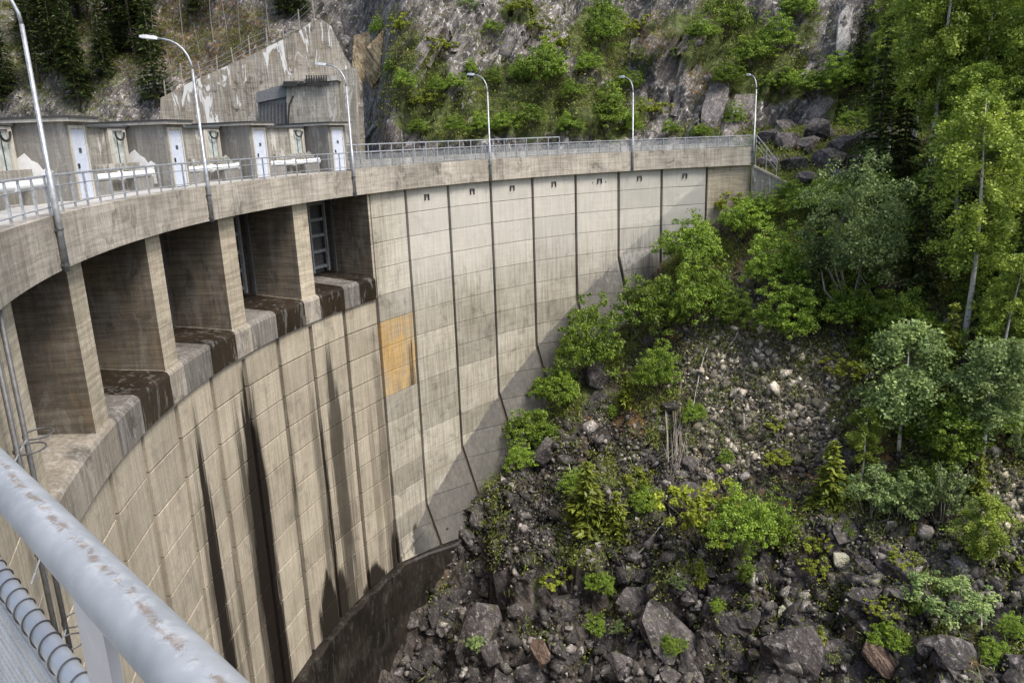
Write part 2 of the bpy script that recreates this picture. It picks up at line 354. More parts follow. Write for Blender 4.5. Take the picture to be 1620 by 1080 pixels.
M_PALECLIFF = rockmat('pale_cliff_slab_rock', (0.20, 0.19, 0.18), (0.36, 0.345, 0.33), (0.58, 0.56, 0.53), 0.3, True, scale=1.0, rnd=0.2, bd=0.12, dip=(0.0, -0.55, 0.0))
M_RUBBLE = rockmat('rubble_rock', (0.065, 0.058, 0.052), (0.14, 0.126, 0.112), (0.27, 0.25, 0.23), 0.2, False, scale=2.0, pale=0.6, bd=0.04, tone=True)
M_RUBBLETAN = rockmat('tan_rubble_rock', (0.17, 0.145, 0.105), (0.29, 0.255, 0.20), (0.46, 0.43, 0.38), 0.5, False, scale=2.0, pale=0.6, rust=0.5, bd=0.04, tone=True)
M_PALEROCK = rockmat('pale_rock', (0.40, 0.39, 0.30), (0.52, 0.50, 0.38), (0.62, 0.60, 0.5), 0.0, False, scale=2.0, rust=0.0)
M_REDROCK = rockmat('reddish_rock', (0.10, 0.068, 0.05), (0.17, 0.12, 0.09), (0.26, 0.2, 0.17), 0.1, True, scale=1.5)
M_ORANGEROCK = rockmat('ochre_cliff_rock', (0.30, 0.21, 0.11), (0.42, 0.33, 0.19), (0.55, 0.48, 0.36), 0.0, True, scale=0.8, rust=0.7)

def leafmat(name, dark, lite, trans=0.30, rough=0.5):
    m, nt, b = newmat(name, rough, 0.35)
    a = nd(nt, 'ShaderNodeAttribute', attribute_name='tone').outputs['Fac']
    oi = nd(nt, 'ShaderNodeObjectInfo').outputs['Random']
    c = mix(nt, a, dark, lite)
    k = math_(nt, 'MULTIPLY_ADD', oi, 0.5, 0.75)
    c = mix(nt, 1.0, c, nd(nt, 'ShaderNodeCombineColor', {0: k, 1: k, 2: k}).outputs[0], 'MULTIPLY')
    nt.links.new(c, b.inputs['Base Color'])
    t = nd(nt, 'ShaderNodeBsdfTranslucent', {0: c}); mx = nd(nt, 'ShaderNodeMixShader', {0: trans, 1: b.outputs[0], 2: t.outputs[0]})
    nt.links.new(mx.outputs[0], nt.nodes['Material Output'].inputs[0]); return m
L_GREEN = leafmat('green_leaf', (0.040, 0.090, 0.010), (0.30, 0.42, 0.05))
L_BRIGHT = leafmat('yellow_green_leaf', (0.09, 0.135, 0.012), (0.38, 0.42, 0.045))
L_WILLOW = leafmat('grey_green_leaf', (0.070, 0.130, 0.040), (0.32, 0.41, 0.14))
L_BIRCH = leafmat('birch_leaf', (0.085, 0.150, 0.018), (0.42, 0.52, 0.08))
L_SPRUCE = leafmat('spruce_needle', (0.024, 0.046, 0.014), (0.10, 0.135, 0.034), 0.12)
L_YSPRUCE = leafmat('young_spruce_needle', (0.075, 0.115, 0.016), (0.32, 0.36, 0.05), 0.18)
L_GRASS = leafmat('grass_blade', (0.075, 0.120, 0.020), (0.25, 0.29, 0.06), 0.25)
L_MOSS = leafmat('olive_undergrowth_leaf', (0.045, 0.070, 0.012), (0.27, 0.29, 0.05), 0.2)
L_DRY = leafmat('dry_grass', (0.13, 0.10, 0.045), (0.28, 0.23, 0.11), 0.2)
def barkmat(name, ca, cb, sx=14, sz=3, lo=0.5, hi=0.6):
    m, nt, b = newmat(name, 0.85, 0.2); co = nd(nt, 'ShaderNodeTexCoord').outputs['Object']
    n = noise(nt, co, (sx, sx, sz), 5, 0.7); c = mix(nt, ramp(nt, n, lo, hi), ca, cb); nt.links.new(c, b.inputs['Base Color']); bump(nt, b, n, 0.4, 0.02); return m
B_BIRCH = barkmat('birch_bark', (0.58, 0.56, 0.51), (0.06, 0.055, 0.05), 4, 9, 0.56, 0.66)
B_BROWN = barkmat('brown_bark', (0.10, 0.08, 0.06), (0.19, 0.165, 0.135))
B_GREY = barkmat('grey_bark', (0.17, 0.155, 0.135), (0.30, 0.28, 0.25))

def watermat():
    m, nt, b = newmat('lake_water', 0.06, 0.5); b.inputs['Base Color'].default_value = (0.012, 0.02, 0.018, 1)
    bump(nt, b, noise(nt, coords(nt), (1.2, 1.2, 1.2), 3), 0.15, 0.05); return m
M_WATER = watermat()

# ------------------------------------------------------------------ terrain
def ss(a, b, x):
    t = np.clip((x - a) / (b - a), 0, 1); return t * t * (3 - 2 * t)
def smax(a, b, k):
    h_ = np.clip(0.5 + 0.5 * (a - b) / k, 0, 1); return b + (a - b) * h_ + k * h_ * (1 - h_)
def slope_base(x, y):
    far = -28 + 0.52 * (x - 11.6) + 0.61 * (y - 36)
    far = -smax(-far, -(-1.5 + 0.22 * (far + 1.5)), 2.0)
    s = 0.65 * x + 0.76 * y
    near = np.minimum(-34 + 2.0 * (13 - s), -2.6)
    return smax(smax(far, np.full_like(far, -34.5), 3.0), near, 2.0)
def slope_height(x, y):
    z0 = slope_base(x, y); p2 = np.stack([x, y, z0], -1)
    big = fbm(p2 * 0.11 + 4.0, 3, 11) * 1.0
    dw = np.abs(np.hypot(x - CX, y - CY) - R); calm = ss(0.0, 5.0, dw) * 0.75 + 0.25
    low = ss(-17.0, -25.5, z0 + 0.12 * (x - 10))                      # bare bedrock towards the bottom
    w = np.stack([x * 0.82 + y * 0.25, y * 0.9 - x * 0.35], -1) + 0.35 * np.stack([vnoise(p2 * 0.9, 3), vnoise(p2 * 0.9, 4)], -1)
    f1, e1 = facets(w * 0.30, 21); f2, e2 = facets(w * 0.85, 31)
    rock = f1 * 3.4 + f2 * 1.1 + facets(w * 2.3, 35)[0] * 0.35 - 1.0 * np.exp(-e1 * 10) - 0.3 * np.exp(-e2 * 8)
    rub = f2 * 0.4 + fbm(p2 * 1.3, 3, 41) * 0.28
    return z0 + big * calm + (rock * low + rub * (1 - low)) * (0.35 + 0.65 * calm)
gx = np.arange(-16, 84, 0.27); gy = np.arange(-6, 100, 0.27)
XX, YY = np.meshgrid(gx, gy); ZZ = slope_height(XX.ravel(), YY.ravel())
VT = np.stack([XX.ravel(), YY.ravel(), ZZ], -1)
nx, ny = len(gx), len(gy)
ii, jj = np.meshgrid(np.arange(nx - 1), np.arange(ny - 1)); a_ = (jj * nx + ii).ravel()
FT = np.stack([a_, a_ + 1, a_ + nx + 1, a_ + nx], -1)
rr = np.hypot(VT[:, 0] - CX, VT[:, 1] - CY); tt = np.degrees(np.arctan2(VT[:, 1] - CY, VT[:, 0] - CX)) % 360
keepv = ~((rr > R + 1.6) & (tt > 96.2) & (tt < 260)) & ~((VT[:, 1] > 84) & (VT[:, 0] < 20))
keep = keepv[FT].all(1); FT = FT[keep]
used = np.zeros(len(VT), bool); used[FT.ravel()] = True; remap = np.cumsum(used) - 1; VT = VT[used]; FT = remap[FT]

# hillside behind the crest: a steep sheet (x, v) displaced along its normal
def foot(x):
    return 73.5 + 24 * ss(-9, -22, x) + 8 * ss(-30, -60, x) - 3.0 * ss(24, 40, x)
HA = math.radians(52)
def hill_pt(x, v):
    y = foot(x) + v * math.cos(HA); z = -9 + v * math.sin(HA)
    p = np.stack([x, y, z], -1)
    q = np.stack([x * 0.87 - z * 0.49, y, z * 0.87 + x * 0.49], -1)          # strata dip down to the left
    d = fbm(p * 0.07 + 2, 3, 51) * 3.0
    s2 = np.stack([q[:, 0] + 0.7 * vnoise(p * 0.4, 7), q[:, 2] * 0.28], -1)
    f1, e1 = facets(s2 * 0.28, 61); f2, e2 = facets(s2 * 0.8, 71)
    rocky = ss(-14, -6, x) * 0.85 + 0.15
    d = d + rocky * (f1 * 3.0 + f2 * 1.3 + facets(s2 * 2.1, 75)[0] * 0.5 - 0.7 * np.exp(-e1 * 10) - 0.25 * np.exp(-e2 * 8)) + fbm(p * 0.6, 3, 81) * 0.45
    d = d - 4.5 * np.exp(-(((x - 28.5) / 5.0) ** 2 + ((z - 0.0) / 3.5) ** 2))     # dark hollow beside the abutment
    p[:, 1] -= d * math.sin(HA); p[:, 2] += d * math.cos(HA) * 0.8
    return p
hx = np.arange(-100, 110, 0.42); hv = np.arange(0, 80, 0.42)
HXX, HVV = np.meshgrid(hx, hv); VH = hill_pt(HXX.ravel(), HVV.ravel())
nx2 = len(hx); ii, jj = np.meshgrid(np.arange(nx2 - 1), np.arange(len(hv) - 1)); a_ = (jj * nx2 + ii).ravel()
FH = np.stack([a_, a_ + 1, a_ + nx2 + 1, a_ + nx2], -1)

bvh_slope = BVHTree.FromPolygons(VT.tolist(), FT.tolist())
bvh_hill = BVHTree.FromPolygons(VH.tolist(), FH.tolist())
def gp(x, y, which=None):
    """ground point seen at photograph pixel (x, y)"""
    d = Vector(pray(x, y)).normalized(); o = Vector((0, 0, EYE)); best = None
    for nm, b in (('slope', bvh_slope), ('hill', bvh_hill)):
        if which and nm != which: continue
        h_ = b.ray_cast(o, d)
        if h_[0] is not None and (best is None or h_[3] < best[3]): best = h_
    if best is None: return None, None, None
    return np.array(best[0]), np.array(best[1]), float(np.array(best[0] - o) @ _fw)
def drop(x, y):
    best = None
    for b in (bvh_slope, bvh_hill):
        h_ = b.ray_cast(Vector((x, y, 120)), Vector((0, 0, -1)))
        if h_[0] is not None and (best is None or h_[0].z > best[0].z): best = h_
    return (np.array(best[0]), np.array(best[1])) if best else (None, None)

# zones of cover: (pixel x, pixel y, pixel radius x, pixel radius y, weight); green, orange moss, tan scree
def project(V):
    d = V - np.array([0, 0, EYE]); z = np.maximum(d @ _fw, 0.1)
    return 810 + FPX * (d @ _rt) / z, 540 - FPX * (d @ _up) / z
Z_GREEN = [(1215, 320, 110, 45, 1), (1300, 400, 120, 110, .8), (1420, 330, 120, 120, .8), (1560, 420, 120, 160, .8), (1110, 420, 70, 70, .8), (1000, 560, 70, 60, .7), (900, 610, 60, 50, .7), (1430, 560, 110, 60, .6),
           (1500, 660, 90, 90, .7), (850, 680, 40, 50, .6), (780, 830, 30, 60, .6), (850, 880, 90, 25, .65), (960, 760, 60, 50, .45), (1160, 830, 80, 50, .4), (950, 940, 40, 40, .5), (1400, 1000, 60, 30, .4), (1510, 950, 60, 50, .5), (1150, 480, 50, 60, .35)]
Z_ORANGE = [(1380, 680, 60, 70, .85), (1590, 720, 60, 60, .95), (1200, 560, 60, 50, .45), (1270, 690, 80, 60, .5), (1000, 660, 50, 50, .6), (1370, 290, 40, 30, .8), (1330, 760, 40, 40, .6), (1450, 640, 60, 40, .6), (1560, 860, 40, 40, .4)]
Z_TAN = [(1180, 570, 110, 100, 1), (1230, 660, 130, 90, 1), (1150, 700, 90, 60, .9), (1300, 600, 60, 70, .7), (1580, 800, 60, 90, .5), (1350, 290, 60, 30, .6)]
H_GREEN = [(660, 130, 60, 90, .75), (720, 190, 110, 40, .9), (830, 160, 110, 70, .95), (950, 180, 90, 50, .95), (950, 60, 60, 60, .9), (990, 100, 60, 40, .7), (1140, 60, 80, 70, .85), (1210, 120, 100, 50, .85), (1260, 40, 60, 60, .5),
           (1380, 150, 90, 90, .95), (1500, 100, 140, 140, 1), (630, 40, 30, 30, .4), (130, 90, 150, 100, .45), (330, 60, 120, 60, .35), (40, 60, 80, 90, .5), (820, 20, 40, 20, .9), (1060, 40, 60, 25, .6), (760, 60, 40, 40, .4), (1110, 210, 70, 14, .7)]
H_ORANGE = [(1040, 60, 50, 50, .5), (1110, 130, 40, 50, .45), (330, 60, 140, 90, .5), (200, 60, 120, 80, .4), (960, 110, 40, 30, .4), (1350, 190, 40, 30, .5), (650, 60, 50, 60, .35)]
def zones(V, G, O, T):
    px, py = project(V); out = np.zeros((len(V), 4), np.float32); out[:, 3] = 1
    for k, L in enumerate((G, O, T)):
        for x, y, a, b, w in L:
            out[:, k] = np.maximum(out[:, k], w * (1 - ss(0.55, 1.25, np.hypot((px - x) / a, (py - y) / b))))
    return out
def terrain(name, V, F, mat, zn, smooth):
    me = mesh(name, V, F, smooth); me.materials.append(mat)
    at = me.color_attributes.new('zone', 'FLOAT_COLOR', 'POINT'); at.data.foreach_set('color', zn.ravel())
    o = bpy.data.objects.new(name, me); col.objects.link(o); o['kind'] = 'structure'; return o
ZS = zones(VT, Z_GREEN, Z_ORANGE, Z_TAN)
_m = ss(-27, -23, VT[:, 2] + 0.08 * VT[:, 0]); ZS[:, 0] = np.maximum(ZS[:, 0], 0.36 * _m); ZS[:, 1] = np.maximum(ZS[:, 1], 0.40 * _m)
off_r = (lambda px: ss(1560, 1700, px))(project(VT)[0]); ZS[:, 0] = np.maximum(ZS[:, 0], off_r * ss(-22, -10, VT[:, 2]) * 0.8)
ZH = zones(VH, H_GREEN, H_ORANGE, [])
pxh, pyh = project(VH)
ZH[:, 0] = np.maximum(ZH[:, 0], np.maximum(ss(1600, 1700, pxh), ss(10, -60, pxh)) * 0.8); ZH[:, 0] = np.maximum(ZH[:, 0], ss(0, -60, pyh) * 0.6)
slope = terrain('rocky_slope', VT, FT, M_GROUND, ZS, False)
hill = terrain('hillside', VH, FH, M_HILL, ZH, False)
# far ground sheet closing the valley, and the lake held back by the dam
far = part('ground', ([(-600, -600, -36.5), (600, -600, -36.5), (600, 600, -36.5), (-600, 600, -36.5)], [(0, 1, 2, 3)]), M_GROUND); far['kind'] = 'structure'
WV = [P(t, R + 4.0, -4.0) for t in range(96, 251, 3)] + [P(t, 130, -4.0) for t in range(250, 95, -3)]
n_ = len(range(96, 251, 3))
lake = part('lake_water', (WV, [(i, i + 1, 2 * n_ - 2 - i, 2 * n_ - 1 - i) for i in range(n_ - 1)]), M_WATER); lake['kind'] = 'structure'

# ------------------------------------------------------------------ the dam
RW = R + 0.4
dam = empty('arch_dam', P(151, RW, -34)); setp(dam, 'curved concrete arch dam with jointed panels and a row of spillway openings', 'dam')
def zkink(t): return -8.46 - (t - 114.9) * 0.497
def rface(t, z):
    k = min(1.0, max(0.0, (t - 108.6) / 5.0)) * min(1.0, max(0.0, (151 - t) / 5.25))
    return RW - 0.40 * k * max(0.0, zkink(t) - z)
# core behind the panels (seen in the joints)
core = []
TS = [96.4 + i * (226 - 96.4) / 120 for i in range(121)]
cv, cf = [], []
ZL = [-1.42] + [-1.5 - 0.9 * k for k in range(30)] + [-35]
for t in TS:
    spill = 151.0 < t < 197.7
    for z in ZL:
        zz = min(z, -8.2) if spill else z
        cv.append(P(t, rface(t, zz) + (0.75 if 104 < t < 120 else 0.22), zz))
nz = len(ZL)
for i in range(len(TS) - 1):
    for k in range(nz - 1):
        a = i * nz + k; cf.append((a, a + 1, a + nz + 1, a + nz))
# top and back so that the core is a solid slab
b0 = len(cv)
for t in TS:
    spill = 151.0 < t < 197.7
    cv += [P(t, R + 4.2, -8.2 if spill else -1.42), P(t, R + 4.2, -35)]
for i in range(len(TS) - 1):
    a, b = i * nz, b0 + 2 * i
    cf += [(a, a + nz, b + 2, b), (b, b + 2, b + 3, b + 1)]
wall = part('wall', (cv, cf), M_JOINT, dam)

LIFT = [-1.45, -2.97, -4.5, -6.1, -7.83, -9.52, -11.2, -12.9, -14.5, -16.3, -18.1, -19.85, -21.55, -23.3, -24.95, -26.6]
COLR = [102.3, 108.6, 114.7, 120.9, 127.2, 133.3, 139.5, 145.7, 150.95]
COLS = [150.95, 155.95, 160.95, 165.75, 170.75, 175.45, 180.55, 185.4, 190.1, 195.0, 199.9, 204.9, 209.9, 214.9, 219.9]
def panel(t0, t1, z0, z1, mat, gt=0.13, gz=0.028, seed=0, name='panel'):
    g = math.degrees(gt / RW); a, b = t0 + g, t1 - g; z0, z1 = z0 + gz, z1 - gz; ch = 0.018; gc = math.degrees(ch / RW)
    j = 0.012 * math.sin(seed * 12.9898 + t0)
    def poly(t_in, z_in):
        q = [(a + t_in, z0 + z_in), (b - t_in, z0 + z_in), (b - t_in, z1 - z_in), (a + t_in, z1 - z_in)]; out = []
        for i in range(4):                                        # add the points where the flare's crease crosses the edge
            (ta, za), (tb, zb) = q[i], q[(i + 1) % 4]; out.append((ta, za)); da, db = za - zkink(ta), zb - zkink(tb)
            if da * db < 0 and 108 < ta < 151: f = da / (da - db); out.append((ta + (tb - ta) * f, za + (zb - za) * f))
        return out
    fr, bk = poly(gc, ch), poly(0, 0); n = len(fr)
    if len(bk) != n: bk = poly(gc * 0.9, ch * 0.9)
    if len(bk) != n: fr = bk = poly(0, 0); n = len(fr)
    V = [P(t, rface(t, z) + j, z) for t, z in fr] + [P(t, rface(t, z) + ch + j, z) for t, z in bk] + [P(t, rface(t, z) + (0.8 if t0 < 120 else 0.26) + j, z) for t, z in bk]
    on = [i for i, (t, z) in enumerate(fr) if abs(z - zkink(t)) < 1e-6]
    if len(on) == 2:
        i0, i1 = on; F = [tuple(range(i0, i1 + 1)), tuple(list(range(i1, n)) + list(range(0, i0 + 1)))]
    else: F = [tuple(range(n))]
    F += [(k, n + k, n + (k + 1) % n, (k + 1) % n) for k in range(n)] + [(n + k, 2 * n + k, 2 * n + (k + 1) % n, n + (k + 1) % n) for k in range(n)]
    return part(name, (V, F), mat, wall)
def ground_z(t):
    q, _ = drop(*P(t, RW - 1.2, 0)[:2]); return q[2] if q is not None else -40
sd = 0
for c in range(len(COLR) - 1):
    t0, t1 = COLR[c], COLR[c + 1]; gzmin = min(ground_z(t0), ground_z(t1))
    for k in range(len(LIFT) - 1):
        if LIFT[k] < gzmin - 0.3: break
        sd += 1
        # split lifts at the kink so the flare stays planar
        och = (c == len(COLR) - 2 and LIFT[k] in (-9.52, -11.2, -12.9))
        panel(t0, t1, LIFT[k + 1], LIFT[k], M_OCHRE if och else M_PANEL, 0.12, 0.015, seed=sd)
for c in range(len(COLS) - 1):
    for k in range(4 if COLS[c] < 197 else 0, len(LIFT) - 1):
        sd += 1; panel(COLS[c], COLS[c + 1], LIFT[k + 1], LIFT[k] if k != 4 else -7.9, M_PANELL, 0.17, seed=sd)
part('end_wall', arcbox(96.5, 102.2, RW - 0.02, RW + 1.2, -12, -1.45, 4), M_PIER, dam)

# plinth along the foot
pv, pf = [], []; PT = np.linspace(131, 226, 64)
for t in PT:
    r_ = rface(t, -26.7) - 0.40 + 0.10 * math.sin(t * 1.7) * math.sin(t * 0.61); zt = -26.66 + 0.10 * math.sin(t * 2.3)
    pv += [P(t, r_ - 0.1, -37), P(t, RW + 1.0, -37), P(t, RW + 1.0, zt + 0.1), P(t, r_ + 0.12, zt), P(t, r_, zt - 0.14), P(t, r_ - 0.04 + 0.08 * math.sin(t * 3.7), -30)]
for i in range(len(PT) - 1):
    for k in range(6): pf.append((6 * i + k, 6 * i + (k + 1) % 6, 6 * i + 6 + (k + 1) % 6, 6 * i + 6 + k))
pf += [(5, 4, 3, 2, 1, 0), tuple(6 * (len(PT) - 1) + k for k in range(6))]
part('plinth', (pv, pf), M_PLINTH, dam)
# crest: fascia blocks, kerb, deck
FJ = [96.4, 103, 113.0, 123.5, 133.7, 141, 147.6, 153.6, 163.5, 173.7, 183.6, 192.9, 202.5, 212, 221.5, 231]
for i in range(len(FJ) - 1):
    hi = 0.07 if FJ[i] < 153 else 0.0
    part('fascia_block', arcbox(FJ[i] + 0.015, FJ[i + 1] - 0.015, R, R + 0.55, -1.42, 0.0 + hi, 8), M_FASCIA, dam)
part('deck', arcbox(96.4, 231, R + 0.56, R + 7.2, -1.2, -0.10, 70), M_DECK, dam)
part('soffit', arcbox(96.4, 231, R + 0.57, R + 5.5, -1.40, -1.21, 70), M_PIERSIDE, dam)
part('back_parapet', arcbox(96.4, 149.0, R + 4.2, R + 4.5, -0.099, 0.42, 30), M_CHAMBER, dam)

# spillway piers, sills and gates
PIERS = [(151.25, 152.9), (159.75, 161.75), (169.75, 171.8), (179.4, 181.2), (189.1, 190.9), (197.5, 199.6)]
for n, (a, b) in enumerate(PIERS):
    if n == 0:
        part('pier', arcbox(150.98, a, RW - 0.02, RW + 4.6, -7.9, -1.43, 1), [M_PIER], dam)
        continue
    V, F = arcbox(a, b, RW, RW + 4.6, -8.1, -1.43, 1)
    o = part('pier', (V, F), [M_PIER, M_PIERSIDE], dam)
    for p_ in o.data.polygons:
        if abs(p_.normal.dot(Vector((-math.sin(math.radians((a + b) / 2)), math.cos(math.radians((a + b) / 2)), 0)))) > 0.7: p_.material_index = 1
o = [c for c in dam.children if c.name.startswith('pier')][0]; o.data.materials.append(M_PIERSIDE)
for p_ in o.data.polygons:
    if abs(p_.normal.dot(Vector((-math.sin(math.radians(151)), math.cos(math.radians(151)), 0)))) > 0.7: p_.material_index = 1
part('pier', arcbox(199.75, 226, RW - 0.02, RW + 4.0, -7.9, -1.43, 12), M_PIER, dam)
SB = [151.27, 153.7, 156.0, 159.6, 161.85, 166.0, 169.6, 171.9, 175.5, 179.25, 181.3, 185.5, 188.9, 190.95, 197.5]
SM = [M_SILLWET, M_SILLGREY, M_SILLWET, M_SILLDRY, M_SILLWET, M_SILLGREY, M_SILLDRY, M_SILLWET, M_SILLGREY, M_SILLDRY, M_SILLWET, M_SILLGREY, M_SILLDRY, M_SILLDRY]
for i in range(len(SB) - 1):
    a, b = SB[i] + 0.01, SB[i + 1] - 0.01
    n = max(2, int((b - a) / 1.2)); V, F = [], []
    prof = [(RW - 0.16, -7.9), (RW - 0.16, -6.72), (RW - 0.10, -6.60), (RW + 0.06, -6.52), (RW + 2.6, -6.34), (RW + 4.6, -6.3), (RW + 4.6, -7.9)]
    for k in range(n + 1):
        for r_, z in prof: V.append(P(a + (b - a) * k / n, r_, z))
    m_ = len(prof)
    for k in range(n):
        for q in range(m_):
            q2 = (q + 1) % m_; F.append((k * m_ + q, k * m_ + q2, (k + 1) * m_ + q2, (k + 1) * m_ + q))
    F += [tuple(range(m_ - 1, -1, -1)), tuple(range(n * m_, n * m_ + m_))]
    part('sill_block', (V, F), SM[i], dam)
for i in range(5):
    a, b = PIERS[i][1] if i else PIERS[0][0], PIERS[i + 1][0]
    g = part('gate', arcbox(a, b, RW + 3.7, RW + 3.85, -6.3, -1.45, 5), M_GATE, dam)
    for k in range(5): part('beam', arcbox(a + 0.05, b - 0.05, RW + 3.4, RW + 3.69, -6.0 + k * 0.98, -5.82 + k * 0.98, 5), M_POLE, g)
    for k in range(5):
        t = a + 0.35 + (b - a - 0.7) * k / 4; part('rib', arcbox(t - 0.09, t + 0.09, RW + 3.22, RW + 3.39, -6.2, -1.5), M_POLE, g)
    for t in (a + 0.14, b - 0.14): part('guide_rail', arcbox(t - 0.1, t + 0.1, RW + 2.75, RW + 2.95, -6.3, -1.46), M_GATE, g)
# drain outlets under the crest of the closed wall
for c in range(len(COLR) - 2):
    t = (COLR[c] + COLR[c + 1]) / 2 + 0.25 * math.sin(c * 2.3)
    pc = np.array(P(t, RW, -2.1 + 0.1 * math.sin(c * 3.1))); tg = np.array([-math.sin(math.radians(t)), math.cos(math.radians(t)), 0]); nr = np.array([-math.cos(math.radians(t)), -math.sin(math.radians(t)), 0])
    o = part('drain_outlet', join(obox(pc + nr * 0.05 + tg * 0.17, tg * 0.02, nr * 0.13, (0, 0, 0.19)), obox(pc + nr * 0.05 - tg * 0.17, tg * 0.02, nr * 0.13, (0, 0, 0.19)), obox(pc + nr * 0.05 + np.array([0, 0, 0.20]), tg * 0.19, nr * 0.13, (0, 0, 0.02))), M_STRAP, dam)  # hood coloured dark to paint in its shadow
    part('opening_shade', obox(pc + nr * 0.012, tg * 0.15, nr * 0.01, (0, 0, 0.19)), M_DARK, o)  # flat near-black plate painting the shade inside the drain hole
    for s_ in (-1, 1): part('bolt', obox(pc + nr * 0.02 + tg * 0.62 * s_ + np.array([0, 0, -0.08]), tg * 0.05, nr * 0.02, (0, 0, 0.06)), M_STRAP, dam)
# wing wall stepping down at the far end
A = np.array(P(96.35, R + 0.3, 0)); B = np.array([25.0, 65.4, 0]); dv = (B - A); tn = dv / np.linalg.norm(dv); nn = np.array([-tn[1], tn[0], 0])
def wing(z0a, z0b, z1a, z1b, w0, w1):
    V = [A + nn * w0 + (0, 0, z0a), B + nn * w0 + (0, 0, z0b), B + nn * w1 + (0, 0, z0b), A + nn * w1 + (0, 0, z0a), A + nn * w0 + (0, 0, z1a), B + nn * w0 + (0, 0, z1b), B + nn * w1 + (0, 0, z1b), A + nn * w1 + (0, 0, z1a)]
    return V, list(HEX)
ww = part('wing_wall', wing(-12, -12, -1.55, -3.8, -0.3, 0.3), M_CHAMBER, dam)
part('coping', wing(-1.54, -3.79, -1.36, -3.61, -0.38, 0.38), M_FASCIA, ww)

# ------------------------------------------------------------------ railings
rail = empty('downstream_railing', P(150, R + 0.1, 0)); setp(rail, 'long galvanised steel railing along the downstream kerb of the dam crest', 'railing')
RR = R + 0.12
part('top_rail', tube(arcpts(96.6, 219, RR, 1.0, 110), 0.032, 6), M_GALV, rail)
part('middle_rail', tube(arcpts(153.9, 219, RR, 0.72, 60), 0.018, 5), M_GALV, rail)
part('bottom_rail', tube(arcpts(96.6, 219, RR, 0.20, 110), 0.018, 5), M_GALV, rail)
pm = None
t = 96.7
while t < 219:
    pt = np.array(P(t, RR, 0)) - np.array(rail.location)
    if pm is None: pm = mesh('post', *join(box(-0.028, 0.028, -0.022, 0.022, 0.0, 0.985))); pm.materials.append(M_GALV)
    o = bpy.data.objects.new('post', pm); col.objects.link(o); o.parent = rail; o.location = pt; o.rotation_euler = (0, 0, math.radians(t)); t += 1.5
def wiremesh(t0, t1, r, z0, z1, dz, dt, w):
    V, F = [], []; n = int((t1 - t0) / 1.5) + 1
    z = z0
    while z < z1:
        b = len(V)
        for i in range(n + 1): q = t0 + (t1 - t0) * i / n; V += [P(q, r, z - w), P(q, r, z + w)]
        F += [(b + 2 * i, b + 2 * i + 2, b + 2 * i + 3, b + 2 * i + 1) for i in range(n)]; z += dz
    t = t0; hw = math.degrees(w / r)
    while t < t1:
        b = len(V); V += [P(t - hw, r, z0), P(t + hw, r, z0), P(t + hw, r, z1), P(t - hw, r, z1)]; F.append((b, b + 1, b + 2, b + 3)); t += dt
    return V, F
wm = part('wire_mesh', wiremesh(96.7, 153.8, RR + 0.03, 0.14, 0.9, 0.055, 0.09, 0.0085), M_GALV, rail); wm['kind'] = 'stuff'
up = empty('upstream_railing', P(135, R + 4.3, 0.4)); setp(up, 'white-grey tubular railing along the upstream parapet behind the road', 'railing')
part('top_rail', tube(arcpts(119.2, 148.8, R + 4.35, 1.42, 30), 0.04, 6), M_GALV, up)
part('middle_rail', tube(arcpts(119.2, 148.8, R + 4.35, 0.95, 30), 0.025, 5), M_GALV, up)
t = 119.2
while t < 148.9:
    part('post', tube([P(t, R + 4.35, -0.1 if t < 119.5 else 0.42), P(t, R + 4.35, 1.41)], 0.035, 6), M_GALV, up); t += 1.48
st = empty('stair_railing', tuple(A + (0, 0, -1.4))); setp(st, 'steep steel stair handrail at the far end of the dam crest', 'railing')
S0 = A + tn * 0.25 + nn * 0.32; S1 = A + tn * 2.0 + nn * 0.32
for dz in (0.0, -0.42, -0.8): part('rail', tube([S0 + (0, 0, 1.0 + dz), S1 + (0, 0, -1.15 + dz)], 0.032 if dz == 0 else 0.022, 6), M_GALV, st)
for f_ in (0.0, 0.5, 1.0):
    q = S0 + (S1 - S0) * f_; part('post', tube([q + (0, 0, 1.0 - 2.15 * f_), q + (0, 0, -1.5 - 0.9 * f_)], 0.03, 6), M_GALV, st)

